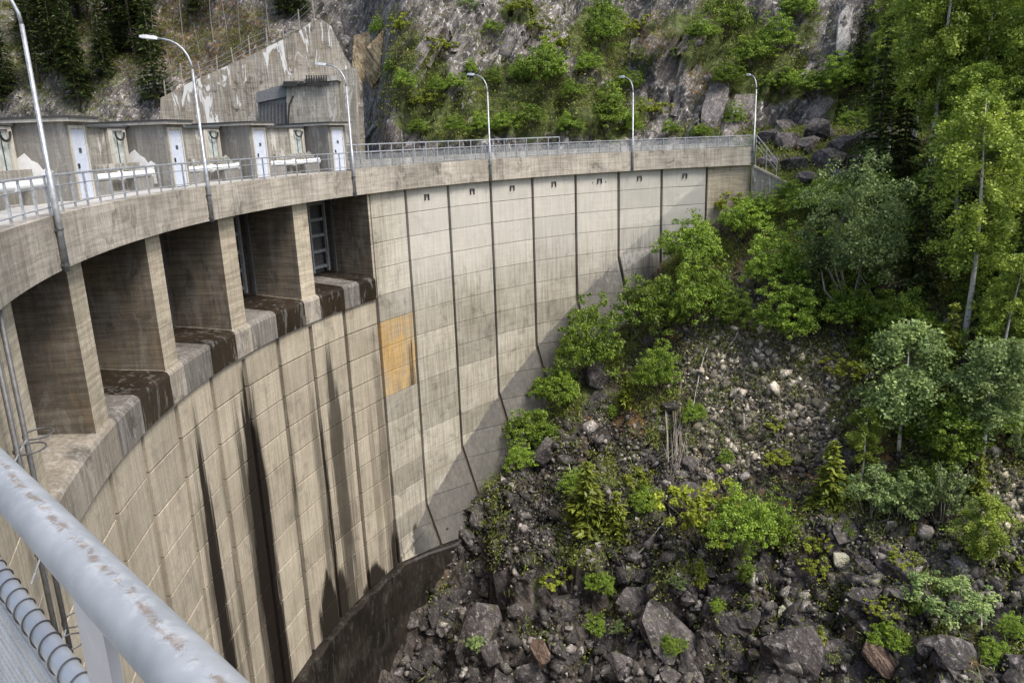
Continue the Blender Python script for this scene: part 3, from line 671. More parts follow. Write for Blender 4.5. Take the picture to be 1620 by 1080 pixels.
# ------------------------------------------------------------------ street lamps on the kerb
LL = {193.1: 'street lamp on the spillway kerb beside the pier with the ladder pipe, tall pole running out of view', 173.9: 'curved-arm street lamp on the kerb above the middle spillway openings', 153.8: 'curved-arm street lamp at the last gatehouse, where the spillway meets the closed wall',
      133.9: 'curved-arm street lamp on the closed wall in front of the upstream railing', 113.2: 'curved-arm street lamp on the closed wall between the railing end and the far stair', 96.5: 'curved-arm street lamp beside the stair handrail at the far end of the crest'}
LL[193.1] = 'street lamp whose thick pole is strapped to the kerb by the dry sill bay'
for th, lab in LL.items():
    b = np.array(P(th, R - 0.10, -1.46)); rd = np.array([math.cos(math.radians(th)), math.sin(math.radians(th)), 0])
    lp = empty('street_lamp', tuple(b)); setp(lp, lab, 'street lamp', 'street lamps along the dam crest')
    part('pole', tube([b, b + (0, 0, 2.6), b + (0, 0, 2.62), b + (0, 0, 6.1)], [0.085, 0.085, 0.062, 0.052], 10), M_POLE, lp, True)
    pts = [b + (0, 0, 6.08)] + [b + np.array([0, 0, 6.1 + 1.18 * math.sin(a)]) + rd * (1.18 * (1 - math.cos(a))) for a in np.radians([12, 26, 40, 54, 68, 80])]
    pts.append(pts[-1] + rd * 0.3 + (0, 0, 0.06))
    part('arm', tube(pts, [0.05, 0.047, 0.045, 0.043, 0.042, 0.041, 0.04, 0.04], 8), M_POLE, lp, True)
    e = pts[-1]; sd_ = np.array([-rd[1], rd[0], 0]); u = (rd * 0.97 + np.array([0, 0, 0.14])); w_ = np.array([0, 0, 1.0])
    V, F = [], []
    for s_, hw, ht, hb in ((0, 0.05, 0.05, -0.05), (0.12, 0.10, 0.085, -0.05), (0.45, 0.135, 0.09, -0.05), (0.72, 0.10, 0.05, -0.045), (0.78, 0.05, 0.01, -0.035)):
        c = e + u * s_; V += [c - sd_ * hw + w_ * hb, c + sd_ * hw + w_ * hb, c + sd_ * hw * 0.7 + w_ * ht, c - sd_ * hw * 0.7 + w_ * ht]
    for i in range(4):
        for k in range(4): F.append((4 * i + k, 4 * i + (k + 1) % 4, 4 * i + 4 + (k + 1) % 4, 4 * i + 4 + k))
    F += [(3, 2, 1, 0), (16, 17, 18, 19)]
    hd = part('lamp_head', (V, F), M_LAMPGLASS, lp)
    part('lens', obox(e + u * 0.45 - w_ * 0.06, u * 0.22, sd_ * 0.085, w_ * 0.012), M_WHITE, hd)
    for z in (0.18, 1.1): part('clamp', join(tube([b + (0, 0, z - 0.03), b + (0, 0, z + 0.03)], 0.098, 10), obox(b + rd * 0.05 + (0, 0, z), rd * 0.05, sd_ * 0.12, w_ * 0.03)), M_STRAP, lp)

# ------------------------------------------------------------------ gatehouses above the piers
HL = ['gatehouse half cut off, beside the longest shutter bay', 'grey rendered gatehouse above the pier of the dry sill bay', 'grey rendered gatehouse behind the curved-arm lamp on the spillway', 'grey rendered gatehouse in front of the ribbed cladding of the rock-side wall', 'last grey rendered gatehouse of the row, next to the open road']
HT = [189.6, 180.2, 170.2, 160.55, 150.85]
for tc, lab in zip(reversed(HT), reversed(HL)):
    g = empty('gatehouse', P(tc, R + 4.0, -0.1)); setp(g, lab, 'gatehouse', 'gatehouses in a row on the crest')
    r0, r1, hw = R + 2.55, R + 6.0, 1.12
    V, F = arcbox(tc - hw, tc + hw, r0, r1, -0.1, 2.62, 2)
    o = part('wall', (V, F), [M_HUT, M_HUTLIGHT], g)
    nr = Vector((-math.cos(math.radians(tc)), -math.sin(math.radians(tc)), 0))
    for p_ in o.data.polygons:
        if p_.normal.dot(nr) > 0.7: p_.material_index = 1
    part('roof', join(arcbox(tc - hw - 0.28, tc + hw + 0.28, r0 - 0.32, r1 + 0.3, 2.625, 2.74, 2)), M_HUTLIGHT, g)
    part('roof_covering', arcbox(tc - hw - 0.34, tc + hw + 0.34, r0 - 0.38, r1 + 0.35, 2.743, 2.82, 2), M_ROOF, g)
    d = part('door', arcbox(tc - 0.62, tc + 0.62, r0 - 0.03, r0 + 0.03, -0.06, 2.36, 2), M_DOOR, g)
    part('handle', arcbox(tc + 0.38, tc + 0.46, r0 - 0.09, r0 - 0.031, 1.0, 1.18), M_DARK, d)
    part('vent', arcbox(tc - 0.12, tc + 0.12, r0 - 0.045, r0 - 0.031, 1.55, 1.72), M_STRAP, d)
    fr = join(arcbox(tc - 0.78, tc - 0.64, r0 - 0.05, r0 + 0.03, -0.09, 2.5), arcbox(tc + 0.64, tc + 0.78, r0 - 0.05, r0 + 0.03, -0.09, 2.5), arcbox(tc - 0.64, tc + 0.64, r0 - 0.05, r0 + 0.03, 2.38, 2.5, 2))
    part('door_frame', fr, M_HUTLIGHT, g)
    # shutter bay on the camera-ward side of the hut
    rb = R + 4.35; t0, t1 = tc + hw + 0.05, tc + 8.2
    part('bay_wall', arcbox(t0, t1, rb, rb + 0.3, -0.1, 2.52, 4), M_HUTLIGHT if tc > 175 else M_CHAMBER, g)
    part('bay_roof', arcbox(t0, t1, rb - 0.2, rb + 0.8, 2.525, 2.61, 4), M_ROOF, g)
    sh = part('shutter', arcbox(t0 + 0.55, t0 + 1.5, rb - 0.05, rb - 0.01, 0.9, 2.4, 1), M_PANELGREEN, g)
    part('seam', arcbox(t0 + 1.0, t0 + 1.06, rb - 0.07, rb - 0.051, 0.9, 2.4), M_STRAP, sh)
    part('shutter_frame', join(arcbox(t0 + 0.25, t0 + 0.54, rb - 0.14, rb - 0.02, 0.7, 2.5), arcbox(t0 + 1.51, t0 + 1.95, rb - 0.14, rb - 0.02, 0.7, 2.5), arcbox(t0 + 0.54, t0 + 1.51, rb - 0.14, rb - 0.02, 2.41, 2.5)), M_HUTLIGHT, g)
    hk = [P(t0 + 0.95 + 0.42 * math.cos(a), rb - 0.2, 2.3 + 0.28 * math.sin(a)) for a in np.linspace(math.pi * 0.95, math.pi * 2.05, 9)]
    part('hoist_hook', tube(hk, 0.045, 6), M_DARK, g)
    part('beam', arcbox(t0 + 0.3, t0 + 4.6, R + 3.75, R + 3.95, 0.78, 1.06, 4), M_CHAMBER, g)
    # white paint thrown up the side wall
    q0 = np.array(P(tc + hw, r0 + 0.55, -0.1)); rdv = np.array([math.cos(math.radians(tc + hw)), math.sin(math.radians(tc + hw)), 0]); tg = np.array([-rdv[1], rdv[0], 0])
    outl = [(0.1, 0.2), (0.15, 0.9), (0.05, 1.05), (0.25, 1.2), (0.4, 1.1), (0.55, 1.35), (0.75, 1.45), (0.95, 1.7), (1.2, 1.55), (1.45, 1.2), (1.5, 0.2)]
    if tc < 165: outl = [(a * 0.8 + 0.3, b * 0.75) for a, b in outl]
    V = [q0 + rdv * a + np.array([0, 0, b]) + tg * 0.004 for a, b in outl] + [q0 + rdv * a + np.array([0, 0, b]) + tg * 0.016 for a, b in outl]; n = len(outl)
    part('white_wash', (V, [tuple(range(n, 2 * n)), tuple(range(n - 1, -1, -1))] + [(k, (k + 1) % n, n + (k + 1) % n, n + k) for k in range(n)]), M_WHITE, g)
    pp = empty('hoist_pipe', P(tc + 4.2, R + 3.4, -0.1)); setp(pp, lab.split(',')[0].replace('grey rendered gatehouse', 'white pipe lying beside the gatehouse').replace('last white', 'white').replace('gatehouse half cut off', 'white pipe by the gatehouse half cut off'), 'pipe', 'white pipes between the gatehouses')
    part('barrel', tube(arcpts(t0 + 0.1, tc + 7.6, R + 3.35, 0.58, 6), 0.14, 12), M_WHITE, pp, True)
    for tq in (t0 + 0.25, tc + 4.4, tc + 7.5): part('flange', tube([P(tq - 0.06, R + 3.35, 0.58), P(tq + 0.06, R + 3.35, 0.58)], 0.20, 14), M_WHITE, pp)
    for tq in (t0 + 1.2, tc + 6.6): part('support', arcbox(tq - 0.9, tq + 0.9, R + 3.2, R + 3.55, -0.1, 0.42), M_HUT, pp)

# ------------------------------------------------------------------ concrete wall against the rock on the far bank
def pg(x, y, Y): return pix_at_y(x, y, Y)
TWY = 80.0
tw = empty('abutment_wall', tuple(pg(420, 225, TWY))); setp(tw, 'sloping-topped weathered concrete wall with white lime streaks against the wooded bank', 'wall')
outl = [pg(x, y, TWY) for x, y in ((252, 262), (254, 155), (300, 131), (400, 86), (470, 52), (494, 34), (508, 30), (524, 42), (545, 88), (573, 130), (579, 262))]
n = len(outl); V = list(outl) + [p_ + np.array([-2.2, 5.0, -0.5]) for p_ in outl]
part('wall', (V, [tuple(range(n)), tuple(range(2 * n - 1, n - 1, -1))] + [((k + 1) % n, k, n + k, n + (k + 1) % n) for k in range(n)]), M_THRUST, tw)
def prism(pix, Y0, Y1, ref=None):
    o = [pg(x, y, Y0) for x, y in pix]; n = len(o); V = o + [np.array([p_[0], Y1, p_[2]]) for p_ in o]
    return V, [tuple(range(n)), tuple(range(2 * n - 1, n - 1, -1))] + [((k + 1) % n, k, n + k, n + (k + 1) % n) for k in range(n)]
part('chamber', prism([(455, 262), (453, 137), (530, 128), (535, 262)], 76.5, 79.99), M_CHAMBER, tw)
part('chamber_side', prism([(535.5, 262), (531, 112), (560, 108), (566, 262)], 78.2, 79.98), M_CHAMBER, tw)
cl = part('cladding', prism([(410, 215), (407, 148), (452, 136), (456, 236)], 77.0, 79.97), M_CLAD, tw)
part('cladding_roof', prism([(405, 163), (406, 146), (452, 133), (453, 153)], 76.7, 77.0), M_CLAD, cl)
for k in range(8):
    xx = 412 + k * 5.6; part('rib', prism([(xx, 222), (xx - 1, 164), (xx + 1, 163.5), (xx + 2, 222)], 76.9, 77.0), M_STRAP, cl)
part('ledge', prism([(444, 136), (443, 130), (533, 119), (533, 127)], 76.2, 79.96), M_CHAMBER, tw)
for k in range(9):
    xx = 484 + k * 3.9; part('grille_bar', prism([(xx, 133 - 0.13 * (xx - 484)), (xx - 0.2, 119), (xx + 1.6, 119), (xx + 1.8, 133 - 0.13 * (xx - 484))], 76.0, 76.1), M_DARK, tw)
for (x0, x1, y0, y1) in ((448, 470, 129, 137), (472, 480, 129, 134), (484, 520, 131, 135)): part('bracket', prism([(x0, y1), (x0, y0), (x1, y0), (x1, y1)], 76.0, 76.15), M_DARK, tw)
part('cable', tube([pg(459, 238, 76.4), pg(456, 190, 76.4), pg(458, 165, 76.4), pg(464, 152, 76.4)], 0.07, 6), M_DARK, tw)
part('marker_post', prism([(456, 238), (455, 222), (459, 222), (460, 238)], 76.1, 76.3), M_WARN, tw)
fc = empty('wire_fence', tuple(pg(400, 86, 81.5))); setp(fc, 'row of thin fence posts and wires above the sloping concrete wall', 'fence')
fp = []
for x, y in ((262, 148), (290, 136), (318, 122), (344, 110), (370, 99), (396, 87), (424, 75), (450, 62), (474, 48), (498, 30)):
    p0 = pg(x, y + 6, 82.0); hgt = 2.1 + 0.5 * math.sin(x); part('post', tube([p0, p0 + (0.1 * math.sin(x * 3), 0, hgt)], 0.07, 6), M_TIMBER, fc); fp.append((p0, hgt))
for f_ in (0.35, 0.6, 0.85): part('wire', tube([p_ + (0, 0, h_ * f_) for p_, h_ in fp], 0.015, 4), M_GALV, fc)
oc = [pg(x, y, 79.0) for x, y in ((557, 140), (556, 62), (575, 50), (612, 54), (621, 78), (617, 112), (602, 136), (580, 146))]

# ------------------------------------------------------------------ near railing at the camera
N0 = np.array([-0.7517, 1.0381, 1.1214]); N1 = np.array([-0.2839, 0.5739, 1.1214]); nd_ = (N1 - N0) / np.linalg.norm(N1 - N0); nq = np.array([nd_[1], -nd_[0], 0.0])
if nq[1] < 0: nq = -nq
nr = empty('near_railing', (N0[0], N0[1], 0)); setp(nr, 'close-up galvanised handrail with worn zinc, flat post and wire mesh infill', 'railing')
def along(s, dz=0.0, dn=0.0): return N0 + nd_ * s + np.array([0, 0, dz]) + nq * dn
V, F = tube([along(s) for s in np.linspace(-2.6, 1.3, 40)], 0.0285, 32)
tb = part('top_tube', (V, F), M_TUBE, nr, True)
uv = tb.data.uv_layers.new(name='UVMap')
for lp_ in tb.data.loops:
    vi = lp_.vertex_index; k = vi % 32; uv.data[lp_.index].uv = (vi // 32 / 40, ((k / 32) + 0.5) % 1.0)
MD = -0.235
part('middle_tube', tube([along(s, MD, 0.0) for s in np.linspace(-2.6, 1.3, 30)], 0.0155, 20), M_GALVNEAR, nr, True)
hp = []
for i in range(1500):
    s = -1.6 + i * 2.6 / 1500; a = s / 0.043 * 2 * math.pi
    hp.append(along(s, MD + 0.0172 * math.sin(a), 0.0172 * math.cos(a)))
part('binding_wire', tube(hp, 0.0014, 5), M_STRAP, nr, True)
for s in (-1.15, 0.36):
    part('post', join(obox(along(s, -0.58), nd_ * 0.052, nq * 0.006, (0, 0, 0.56))), M_GALVNEAR, nr)
wv = []
for k in range(30):
    wv.append(tube([along(-1.5, MD - 0.012 - k * 0.028, -0.004 + 0.002 * (k % 2)), along(0.9, MD - 0.012 - k * 0.028, -0.004 + 0.002 * (k % 2))], 0.0015, 4, False))
for k in range(140):
    s = -1.5 + k * 0.017; wv.append(tube([along(s, MD - 0.006, -0.002), along(s, MD - 0.85, -0.002)], 0.0015, 4, False))
o = part('wire_mesh', join(*wv), M_GALVNEAR, nr); o['kind'] = 'stuff'

# pipe and cage rings on the abutment pier
dp = empty('ladder_pipe', P(200.3, R + 0.1, -8)); setp(dp, 'grey pipe with ring brackets running down the pier beside the near railing', 'pipe')
for tq in (200.5, 201.8): part('pipe', tube([P(tq, R + 0.12, -1.5), P(tq, R + 0.12, -12)], 0.055, 8), M_GATE, dp, True)
for z in (-4.35, -6.7, -9.0):
    for tq in (200.0, 201.4):
        c = np.array(P(tq, R - 0.05, z)); part('ring', tube([c + (0.3 * math.cos(a), 0.3 * math.sin(a), 0.02 * math.sin(a)) for a in np.linspace(0, 2 * math.pi, 17)], 0.022, 6, False), M_GATE, dp)
    part('bracket', tube([P(200.5, R + 0.12, z), P(203.5, R + 0.12, z)], 0.02, 6), M_GALV, dp)
#VEG
# ------------------------------------------------------------------ boulders and rubble
def hull(seed, n=20, sx=1.0, sy=1.0, sz=0.7):
    import bmesh
    g = np.random.default_rng(seed); q = g.normal(size=(n, 3)); q /= np.linalg.norm(q, axis=1)[:, None]
    q = np.sign(q) * np.abs(q) ** 0.75; q *= g.uniform(0.82, 1.0, (n, 1)); q *= (sx, sy, sz)
    bm = bmesh.new(); vs_ = [bm.verts.new(v) for v in q]; r_ = bmesh.ops.convex_hull(bm, input=vs_)
    bmesh.ops.delete(bm, geom=[e for e in r_['geom_interior'] if isinstance(e, bmesh.types.BMVert)], context='VERTS')
    me = bpy.data.meshes.new('boulder'); bm.to_mesh(me); bm.free(); return me
BM = []
for k in range(14):
    me = hull(100 + k, 18 + k % 4 * 2, 1.0, 0.55 + 0.04 * k % 0.4, 0.38 + 0.03 * (k % 8)); me.materials.append(M_BOULDER); BM.append(me)
def boulder(me, pos, nrm, size, yaw, tilt, parent, name='boulder', sink=0.3):
    o = bpy.data.objects.new(name, me); col.objects.link(o); o.parent = parent
    qt = Vector((0, 0, 1)).rotation_difference(Vector(nrm)); 
    o.rotation_mode = 'QUATERNION'; o.rotation_quaternion = Vector((0, 0, 1)).rotation_difference((Vector(nrm) * tilt + Vector((0, 0, 1)) * (1 - tilt)).normalized()) @ Matrix.Rotation(yaw, 3, 'Z').to_quaternion()
    o.scale = (size,) * 3 if not hasattr(size, '__len__') else size
    s = o.scale[2]; o.location = Vector(pos) + Vector(nrm) * (0.38 * s - sink * s); return o
g = np.random.default_rng(11)
# large slabs and blocks seen one by one: (px, py, half length in px, mesh, yaw deg)
BIG = [(1060, 1010, 95, 2, -50), (1170, 990, 70, 5, 10), (1250, 1040, 85, 7, 20), (950, 1010, 60, 3, 30), (1010, 960, 55, 9, -30), (860, 1060, 75, 1, 15), (760, 1010, 80, 6, 70), (700, 960, 70, 11, 80), (800, 930, 55, 8, 60),
       (1140, 940, 40, 4, 0), (1235, 945, 55, 10, -10), (1250, 905, 38, 12, 10), (1330, 1030, 60, 0, 0), (1420, 1060, 70, 13, 15), (1520, 1040, 80, 3, -10), (1590, 1000, 70, 6, 20), (1350, 960, 35, 2, 30), (1270, 985, 42, 9, -15),
       (1450, 985, 45, 5, 0), (1600, 930, 45, 11, 10), (930, 1070, 60, 4, 60), (990, 1060, 55, 0, -40), (1100, 1070, 70, 12, -35), (1200, 1080, 70, 8, 5), (680, 1060, 60, 10, 75), (720, 1075, 65, 13, 60), (890, 960, 45, 7, 10), (840, 990, 50, 5, 80),
       (1120, 900, 26, 1, 0), (1080, 930, 34, 6, -20), (1040, 900, 26, 3, 0), (960, 900, 28, 12, 15), (1380, 1075, 60, 9, 0), (1560, 1075, 70, 2, 5), (560 + 1060, 1060, 60, 4, 0), (1000, 1020, 46, 11, 50), (1310, 890, 24, 8, 0), (1160, 1045, 45, 13, -40)]
nb = 0
for x, y, hs, k, yw in BIG:
    p_, n_, dp_ = gp(x, y)
    if p_ is None: continue
    s = 0.68 * hs * dp_ / FPX
    for q_ in range(2):
        pa, na, da = gp(x + g.uniform(-1, 1) * hs * 0.9, min(1100, y + g.uniform(-0.6, 0.6) * hs))
        if pa is not None and (pa - p_) @ (pa - p_) < 25: boulder(BM[int(g.integers(14))], pa, na, s * g.uniform(0.35, 0.6) * np.array([1, 1, 0.7]), math.radians(yw) + g.normal() * 0.4, 0.9, slope, sink=0.35); nb += 1
    boulder(BM[k % 14], p_, n_, (s * 1.1, s * 1.05, s * 0.6), math.radians(yw), 0.95, slope, sink=0.5); nb += 1
cand = []
while len(cand) < 11000:
    x, y = g.uniform(640, 1640), g.uniform(420, 1100)
    low = 1 / (1 + math.exp(-(y - 905 + 0.05 * (x - 1100)) / 22))
    tan = max(w * max(0, 1 - math.hypot((x - a) / (1.15 * rx), (y - b) / (1.15 * ry))) for a, b, rx, ry, w in Z_TAN)
    dk = (1 - 0.9 * low) * math.exp(-(((x - 870) / 170) ** 2 + ((y - 790) / 110) ** 2)) + 0.6 * math.exp(-(((x - 1350) / 260) ** 2 + ((y - 880) / 60) ** 2)) + 0.7 * math.exp(-(((x - 1060) / 60) ** 2 + ((y - 780) / 120) ** 2))
    w = max((0.20 if x > 900 else 0.03) * low * (1.5 if y < 965 else 0.4), min(1, tan * 2.2), min(1, dk), 0.10)
    if g.random() > w: continue
    p_, n_, dp_ = gp(x, y)
    if p_ is None or n_[2] < 0.15: continue
    dw = math.hypot(p_[0] - CX, p_[1] - CY)
    if dw > R - 0.8 and 96 < math.degrees(math.atan2(p_[1] - CY, p_[0] - CX)) % 360 < 240: continue
    base = (0.14 + 0.11 * low) * np.exp(g.normal() * 0.6)
    if tan > 0.25: base = 0.165 * np.exp(g.normal() * 0.45)
    cand.append((base, p_, n_, tan > 0.2 and low < 0.4))
cand.sort(key=lambda c: -c[0])
for c in cand[:280 - nb]: boulder(BM[int(g.integers(14))], c[1], c[2], c[0] * g.uniform(0.85, 1.15, 3), g.uniform(0, 6.28), 0.7, slope, sink=0.15)
def slab(x0, y0, x1, y1, wpx, mat, k, proud=-0.15):
    a, na, da = gp(x0, y0, 'hill'); b, nb2, db = gp(x1, y1, 'hill')
    if a is None or b is None: return
    X = Vector(b - a); L = X.length / 2; X.normalize(); n = Vector(na + nb2).normalized(); n = (n * 0.4 + Vector((0, -0.78, 0.62))).normalized(); Y = n.cross(X).normalized(); n = X.cross(Y)
    me = BM[k % 14].copy(); me.name = 'rock_slab'; me.materials.clear(); me.materials.append(mat)
    o = bpy.data.objects.new('rock_slab', me); col.objects.link(o); o.parent = hill; w = wpx * da / FPX / 2
    M_ = Matrix((X, Y, n)).transposed().to_4x4(); M_.translation = Vector((a + b) / 2) + n * proud; o.matrix_local = M_ @ Matrix.Diagonal((L * 1.5, w * 1.5, w * 0.9, 1))
for i, q in enumerate([(775, -10, 715, 85, 45), (640, -10, 612, 45, 22), (690, 45, 650, 110, 26), (668, 110, 625, 180, 24), (640, 150, 590, 215, 26), (600, 190, 575, 225, 30), (790, 10, 770, 60, 26), (830, 50, 800, 80, 26), (1120, 20, 1085, 75, 40), (1060, 90, 1030, 150, 45), (1100, 110, 1070, 175, 40), (1140, 130, 1120, 200, 45),
                       (1060, 170, 1040, 215, 40), (1180, 150, 1150, 210, 40), (1300, 40, 1275, 110, 40), (1345, 20, 1330, 80, 40), (1290, 100, 1270, 140, 30), (1240, -5, 1236, 45, 26), (1310, 150, 1290, 190, 34), (1240, 190, 1210, 235, 45), (1285, 200, 1262, 250, 50), (1335, 195, 1310, 250, 50), (1365, 215, 1350, 270, 40), (1250, 245, 1225, 275, 40), (700, 60, 680, 100, 20), (560, 70, 545, 20, 24), (745, 200, 735, 160, 16), (1010, 60, 1000, 130, 30), (880, 20, 850, 40, 24), (1000, 160, 985, 200, 26)]):
    slab(*q, M_ORANGEROCK if i == 99 else (M_PALECLIFF if i in (3, 4, 5, 14, 15, 16, 17, 26) else M_CLIFF), i)
for i, (x, y, hs) in enumerate([(1215, 262, 22), (1240, 235, 30), (1262, 268, 26), (1285, 240, 32), (1312, 262, 28), (1338, 240, 34), (1362, 262, 24), (1300, 212, 30), (1250, 205, 28), (1345, 205, 30), (1275, 285, 20), (1325, 285, 20), (1220, 225, 24), (1370, 225, 26), (1390, 280, 22)]):
    p_, n_, dp_ = gp(x, y)
    if p_ is not None: s_ = hs * dp_ / FPX; boulder(BM[(i * 5) % 14], p_, n_, (s_, s_ * 1.1, s_ * 1.25), i * 1.3, 0.3, slope, 'boulder', 0.1)
for i, q in enumerate([(604, 52, 596, 128, 44), (578, 52, 572, 130, 36)]): slab(*q, M_ORANGEROCK, i + 3, 0.6)
CUB = np.array([(x, y, z) for z in (-1, 1) for y in (-1, 1) for x in (-1, 1)]) * 0.72
CUF = np.array([(0, 2, 3), (0, 3, 1), (4, 5, 7), (4, 7, 6), (0, 1, 5), (0, 5, 4), (2, 6, 7), (2, 7, 3), (0, 4, 6), (0, 6, 2), (1, 3, 7), (1, 7, 5)])
def rot_rand(n, g):
    q = g.normal(size=(n, 4)); q /= np.linalg.norm(q, axis=1)[:, None]; w, x, y, z = q.T
    return np.stack([1 - 2 * (y * y + z * z), 2 * (x * y - z * w), 2 * (x * z + y * w), 2 * (x * y + z * w), 1 - 2 * (x * x + z * z), 2 * (y * z - x * w), 2 * (x * z - y * w), 2 * (y * z + x * w), 1 - 2 * (x * x + y * y)], -1).reshape(n, 3, 3)
def rubble(name, items, mat, label, extra=0):
    n = len(items); s = np.array([c[0] for c in items]); pos = np.array([c[1] for c in items]); nr_ = np.array([c[2] for c in items])
    if extra:                                                    # small stones between the larger ones
        idx = g.integers(0, n, extra); off = g.normal(size=(extra, 3)) * 0.45; off -= (off * nr_[idx]).sum(1)[:, None] * nr_[idx]
        pos = np.concatenate([pos, pos[idx] + off]); nr_ = np.concatenate([nr_, nr_[idx]]); s = np.concatenate([s, g.uniform(0.05, 0.14, extra)]); n += extra
    V = CUB[None] * g.uniform(0.55, 1.2, (n, 8, 1)) + g.normal(size=(n, 8, 3)) * 0.16; V = V * g.uniform(0.4, 1.25, (n, 1, 3)); V = np.einsum('nij,nkj->nki', rot_rand(n, g), V) * s[:, None, None] + pos[:, None] + nr_[:, None] * (0.25 * s)[:, None, None]
    F = (CUF[None] + (np.arange(n) * 8)[:, None, None]).reshape(-1, 3)
    o = part(name, (V.reshape(-1, 3), F), mat); setp(o, label, 'rubble', None, 'stuff')
    at = o.data.attributes.new('tone', 'FLOAT', 'FACE'); at.data.foreach_set('value', np.repeat(g.uniform(0, 1, n), 12).astype(np.float32)); return o
rest = cand[280 - nb:]
rubble('scree', [c for c in rest if not c[3]], M_RUBBLE, 'loose dark grey stones spread over the lower slope', 16000)
rubble('scree', [c for c in rest if c[3]], M_RUBBLETAN, 'pale tan loose stones of the open scree patch', 12000)
for x, y, hs, m_, lab in ((1243, 968, 13, M_PALEROCK, 'small pale yellow rock among the dark boulders'), (868, 1025, 26, M_REDROCK, 'reddish triangular boulder between dark bedrock slabs'), (1330, 885, 17, M_PALEROCK, 'pale grey round boulder below the young spruces'), (1440, 932, 14, M_PALEROCK, 'small whitish rock beside the pale shrub'), (1385, 1030, 34, M_REDROCK, 'reddish flat boulder beside a low green shrub')):
    p_, n_, dp_ = gp(x, y); s = hs * dp_ / FPX; me = BM[int(g.integers(14))].copy(); me.name = 'boulder_face'; me.materials.clear(); me.materials.append(m_)
    o = boulder(me, p_, n_, (s, s, s * 0.9), g.uniform(0, 3), 0.6, None, 'boulder', -0.5); setp(o, lab, 'boulder')

# ------------------------------------------------------------------ plants
def leafset(C, N, size, g, asp=0.6, T=None):
    n = len(C); N = N / np.maximum(np.linalg.norm(N, axis=1), 1e-6)[:, None]
    T = g.normal(size=(n, 3)) if T is None else T
    T = T - (T * N).sum(1)[:, None] * N; T /= np.maximum(np.linalg.norm(T, axis=1), 1e-6)[:, None]; B_ = np.cross(N, T)
    s = (size * g.uniform(0.45, 1.5, n))[:, None] * 0.5
    V = np.stack([C - T * s, C + B_ * s * asp + N * s * 0.25, C + T * s, C - B_ * s * asp + N * s * 0.25], 1).reshape(-1, 3)
    return V, np.arange(4 * n).reshape(-1, 4)
def crownmesh(name, V, F, tone, mat):
    me = mesh(name, V, F); me.materials.append(mat)
    at = me.attributes.new('tone', 'FLOAT', 'FACE'); at.data.foreach_set('value', np.clip(tone, 0, 1).astype(np.float32)); return me
def stems(paths, bark, name='trunk', n=6):
    me = mesh(name, *join(*[tube(p_, r_, n) for p_, r_ in paths]), smooth=True); me.materials.append(bark); return me
def bush(seed, mat, h=3.0, w=1.5, ncl=75, nl=85, leaf=0.13, bark=None, droop=0.0):
    g = np.random.default_rng(seed); d = g.normal(size=(ncl, 3)); d[:, 2] = np.abs(d[:, 2]) * 0.9 - 0.35; d /= np.linalg.norm(d, axis=1)[:, None]
    rad = g.uniform(0.35, 1.0, ncl) ** 0.6; lob = 1 + 0.28 * np.sin(3 * np.arctan2(d[:, 1], d[:, 0]) + seed) + 0.15 * np.sin(5 * d[:, 2] + seed)
    cc = d * (rad * lob)[:, None] * np.array([w, w, h * 0.52]) + np.array([0, 0, h * 0.47])
    cr = g.uniform(0.07, 0.26, ncl) * h * 0.36
    idx = np.repeat(np.arange(ncl), nl); o = g.normal(size=(len(idx), 3)); o /= np.linalg.norm(o, axis=1)[:, None]; o *= g.uniform(0, 1, (len(idx), 1)) ** 0.45 * np.array([1.25, 1.25, 0.8])
    C = cc[idx] + o * cr[idx][:, None]; C[:, 2] -= droop * np.abs(o[:, 0]) * cr[idx]
    N = o * 0.6 + np.array([0, 0, 0.7]) + g.normal(size=o.shape) * 0.55
    ok = C[:, 2] > 0.05; C, N, idx = C[ok], N[ok], idx[ok]
    V, F = leafset(C, N, leaf, g, 0.62)
    tone = g.uniform(0.15, 0.75, ncl)[idx] + g.normal(size=len(idx)) * 0.16 + 0.12
    paths = []
    for k in range(9):
        e = cc[g.integers(ncl)]; m_ = e * (0.5, 0.5, 0.5) + g.normal(size=3) * 0.08 * h; m_[2] = max(0.2, m_[2]); b0 = np.array([g.normal() * 0.06, g.normal() * 0.06, -0.25])
        paths.append(([b0, m_ * 0.6 + b0 * 0.4, m_, e], [0.012 * h, 0.010 * h, 0.007 * h, 0.003 * h]))
    return crownmesh('crown', V, F, tone, mat), stems(paths, bark or B_BROWN, n=5)
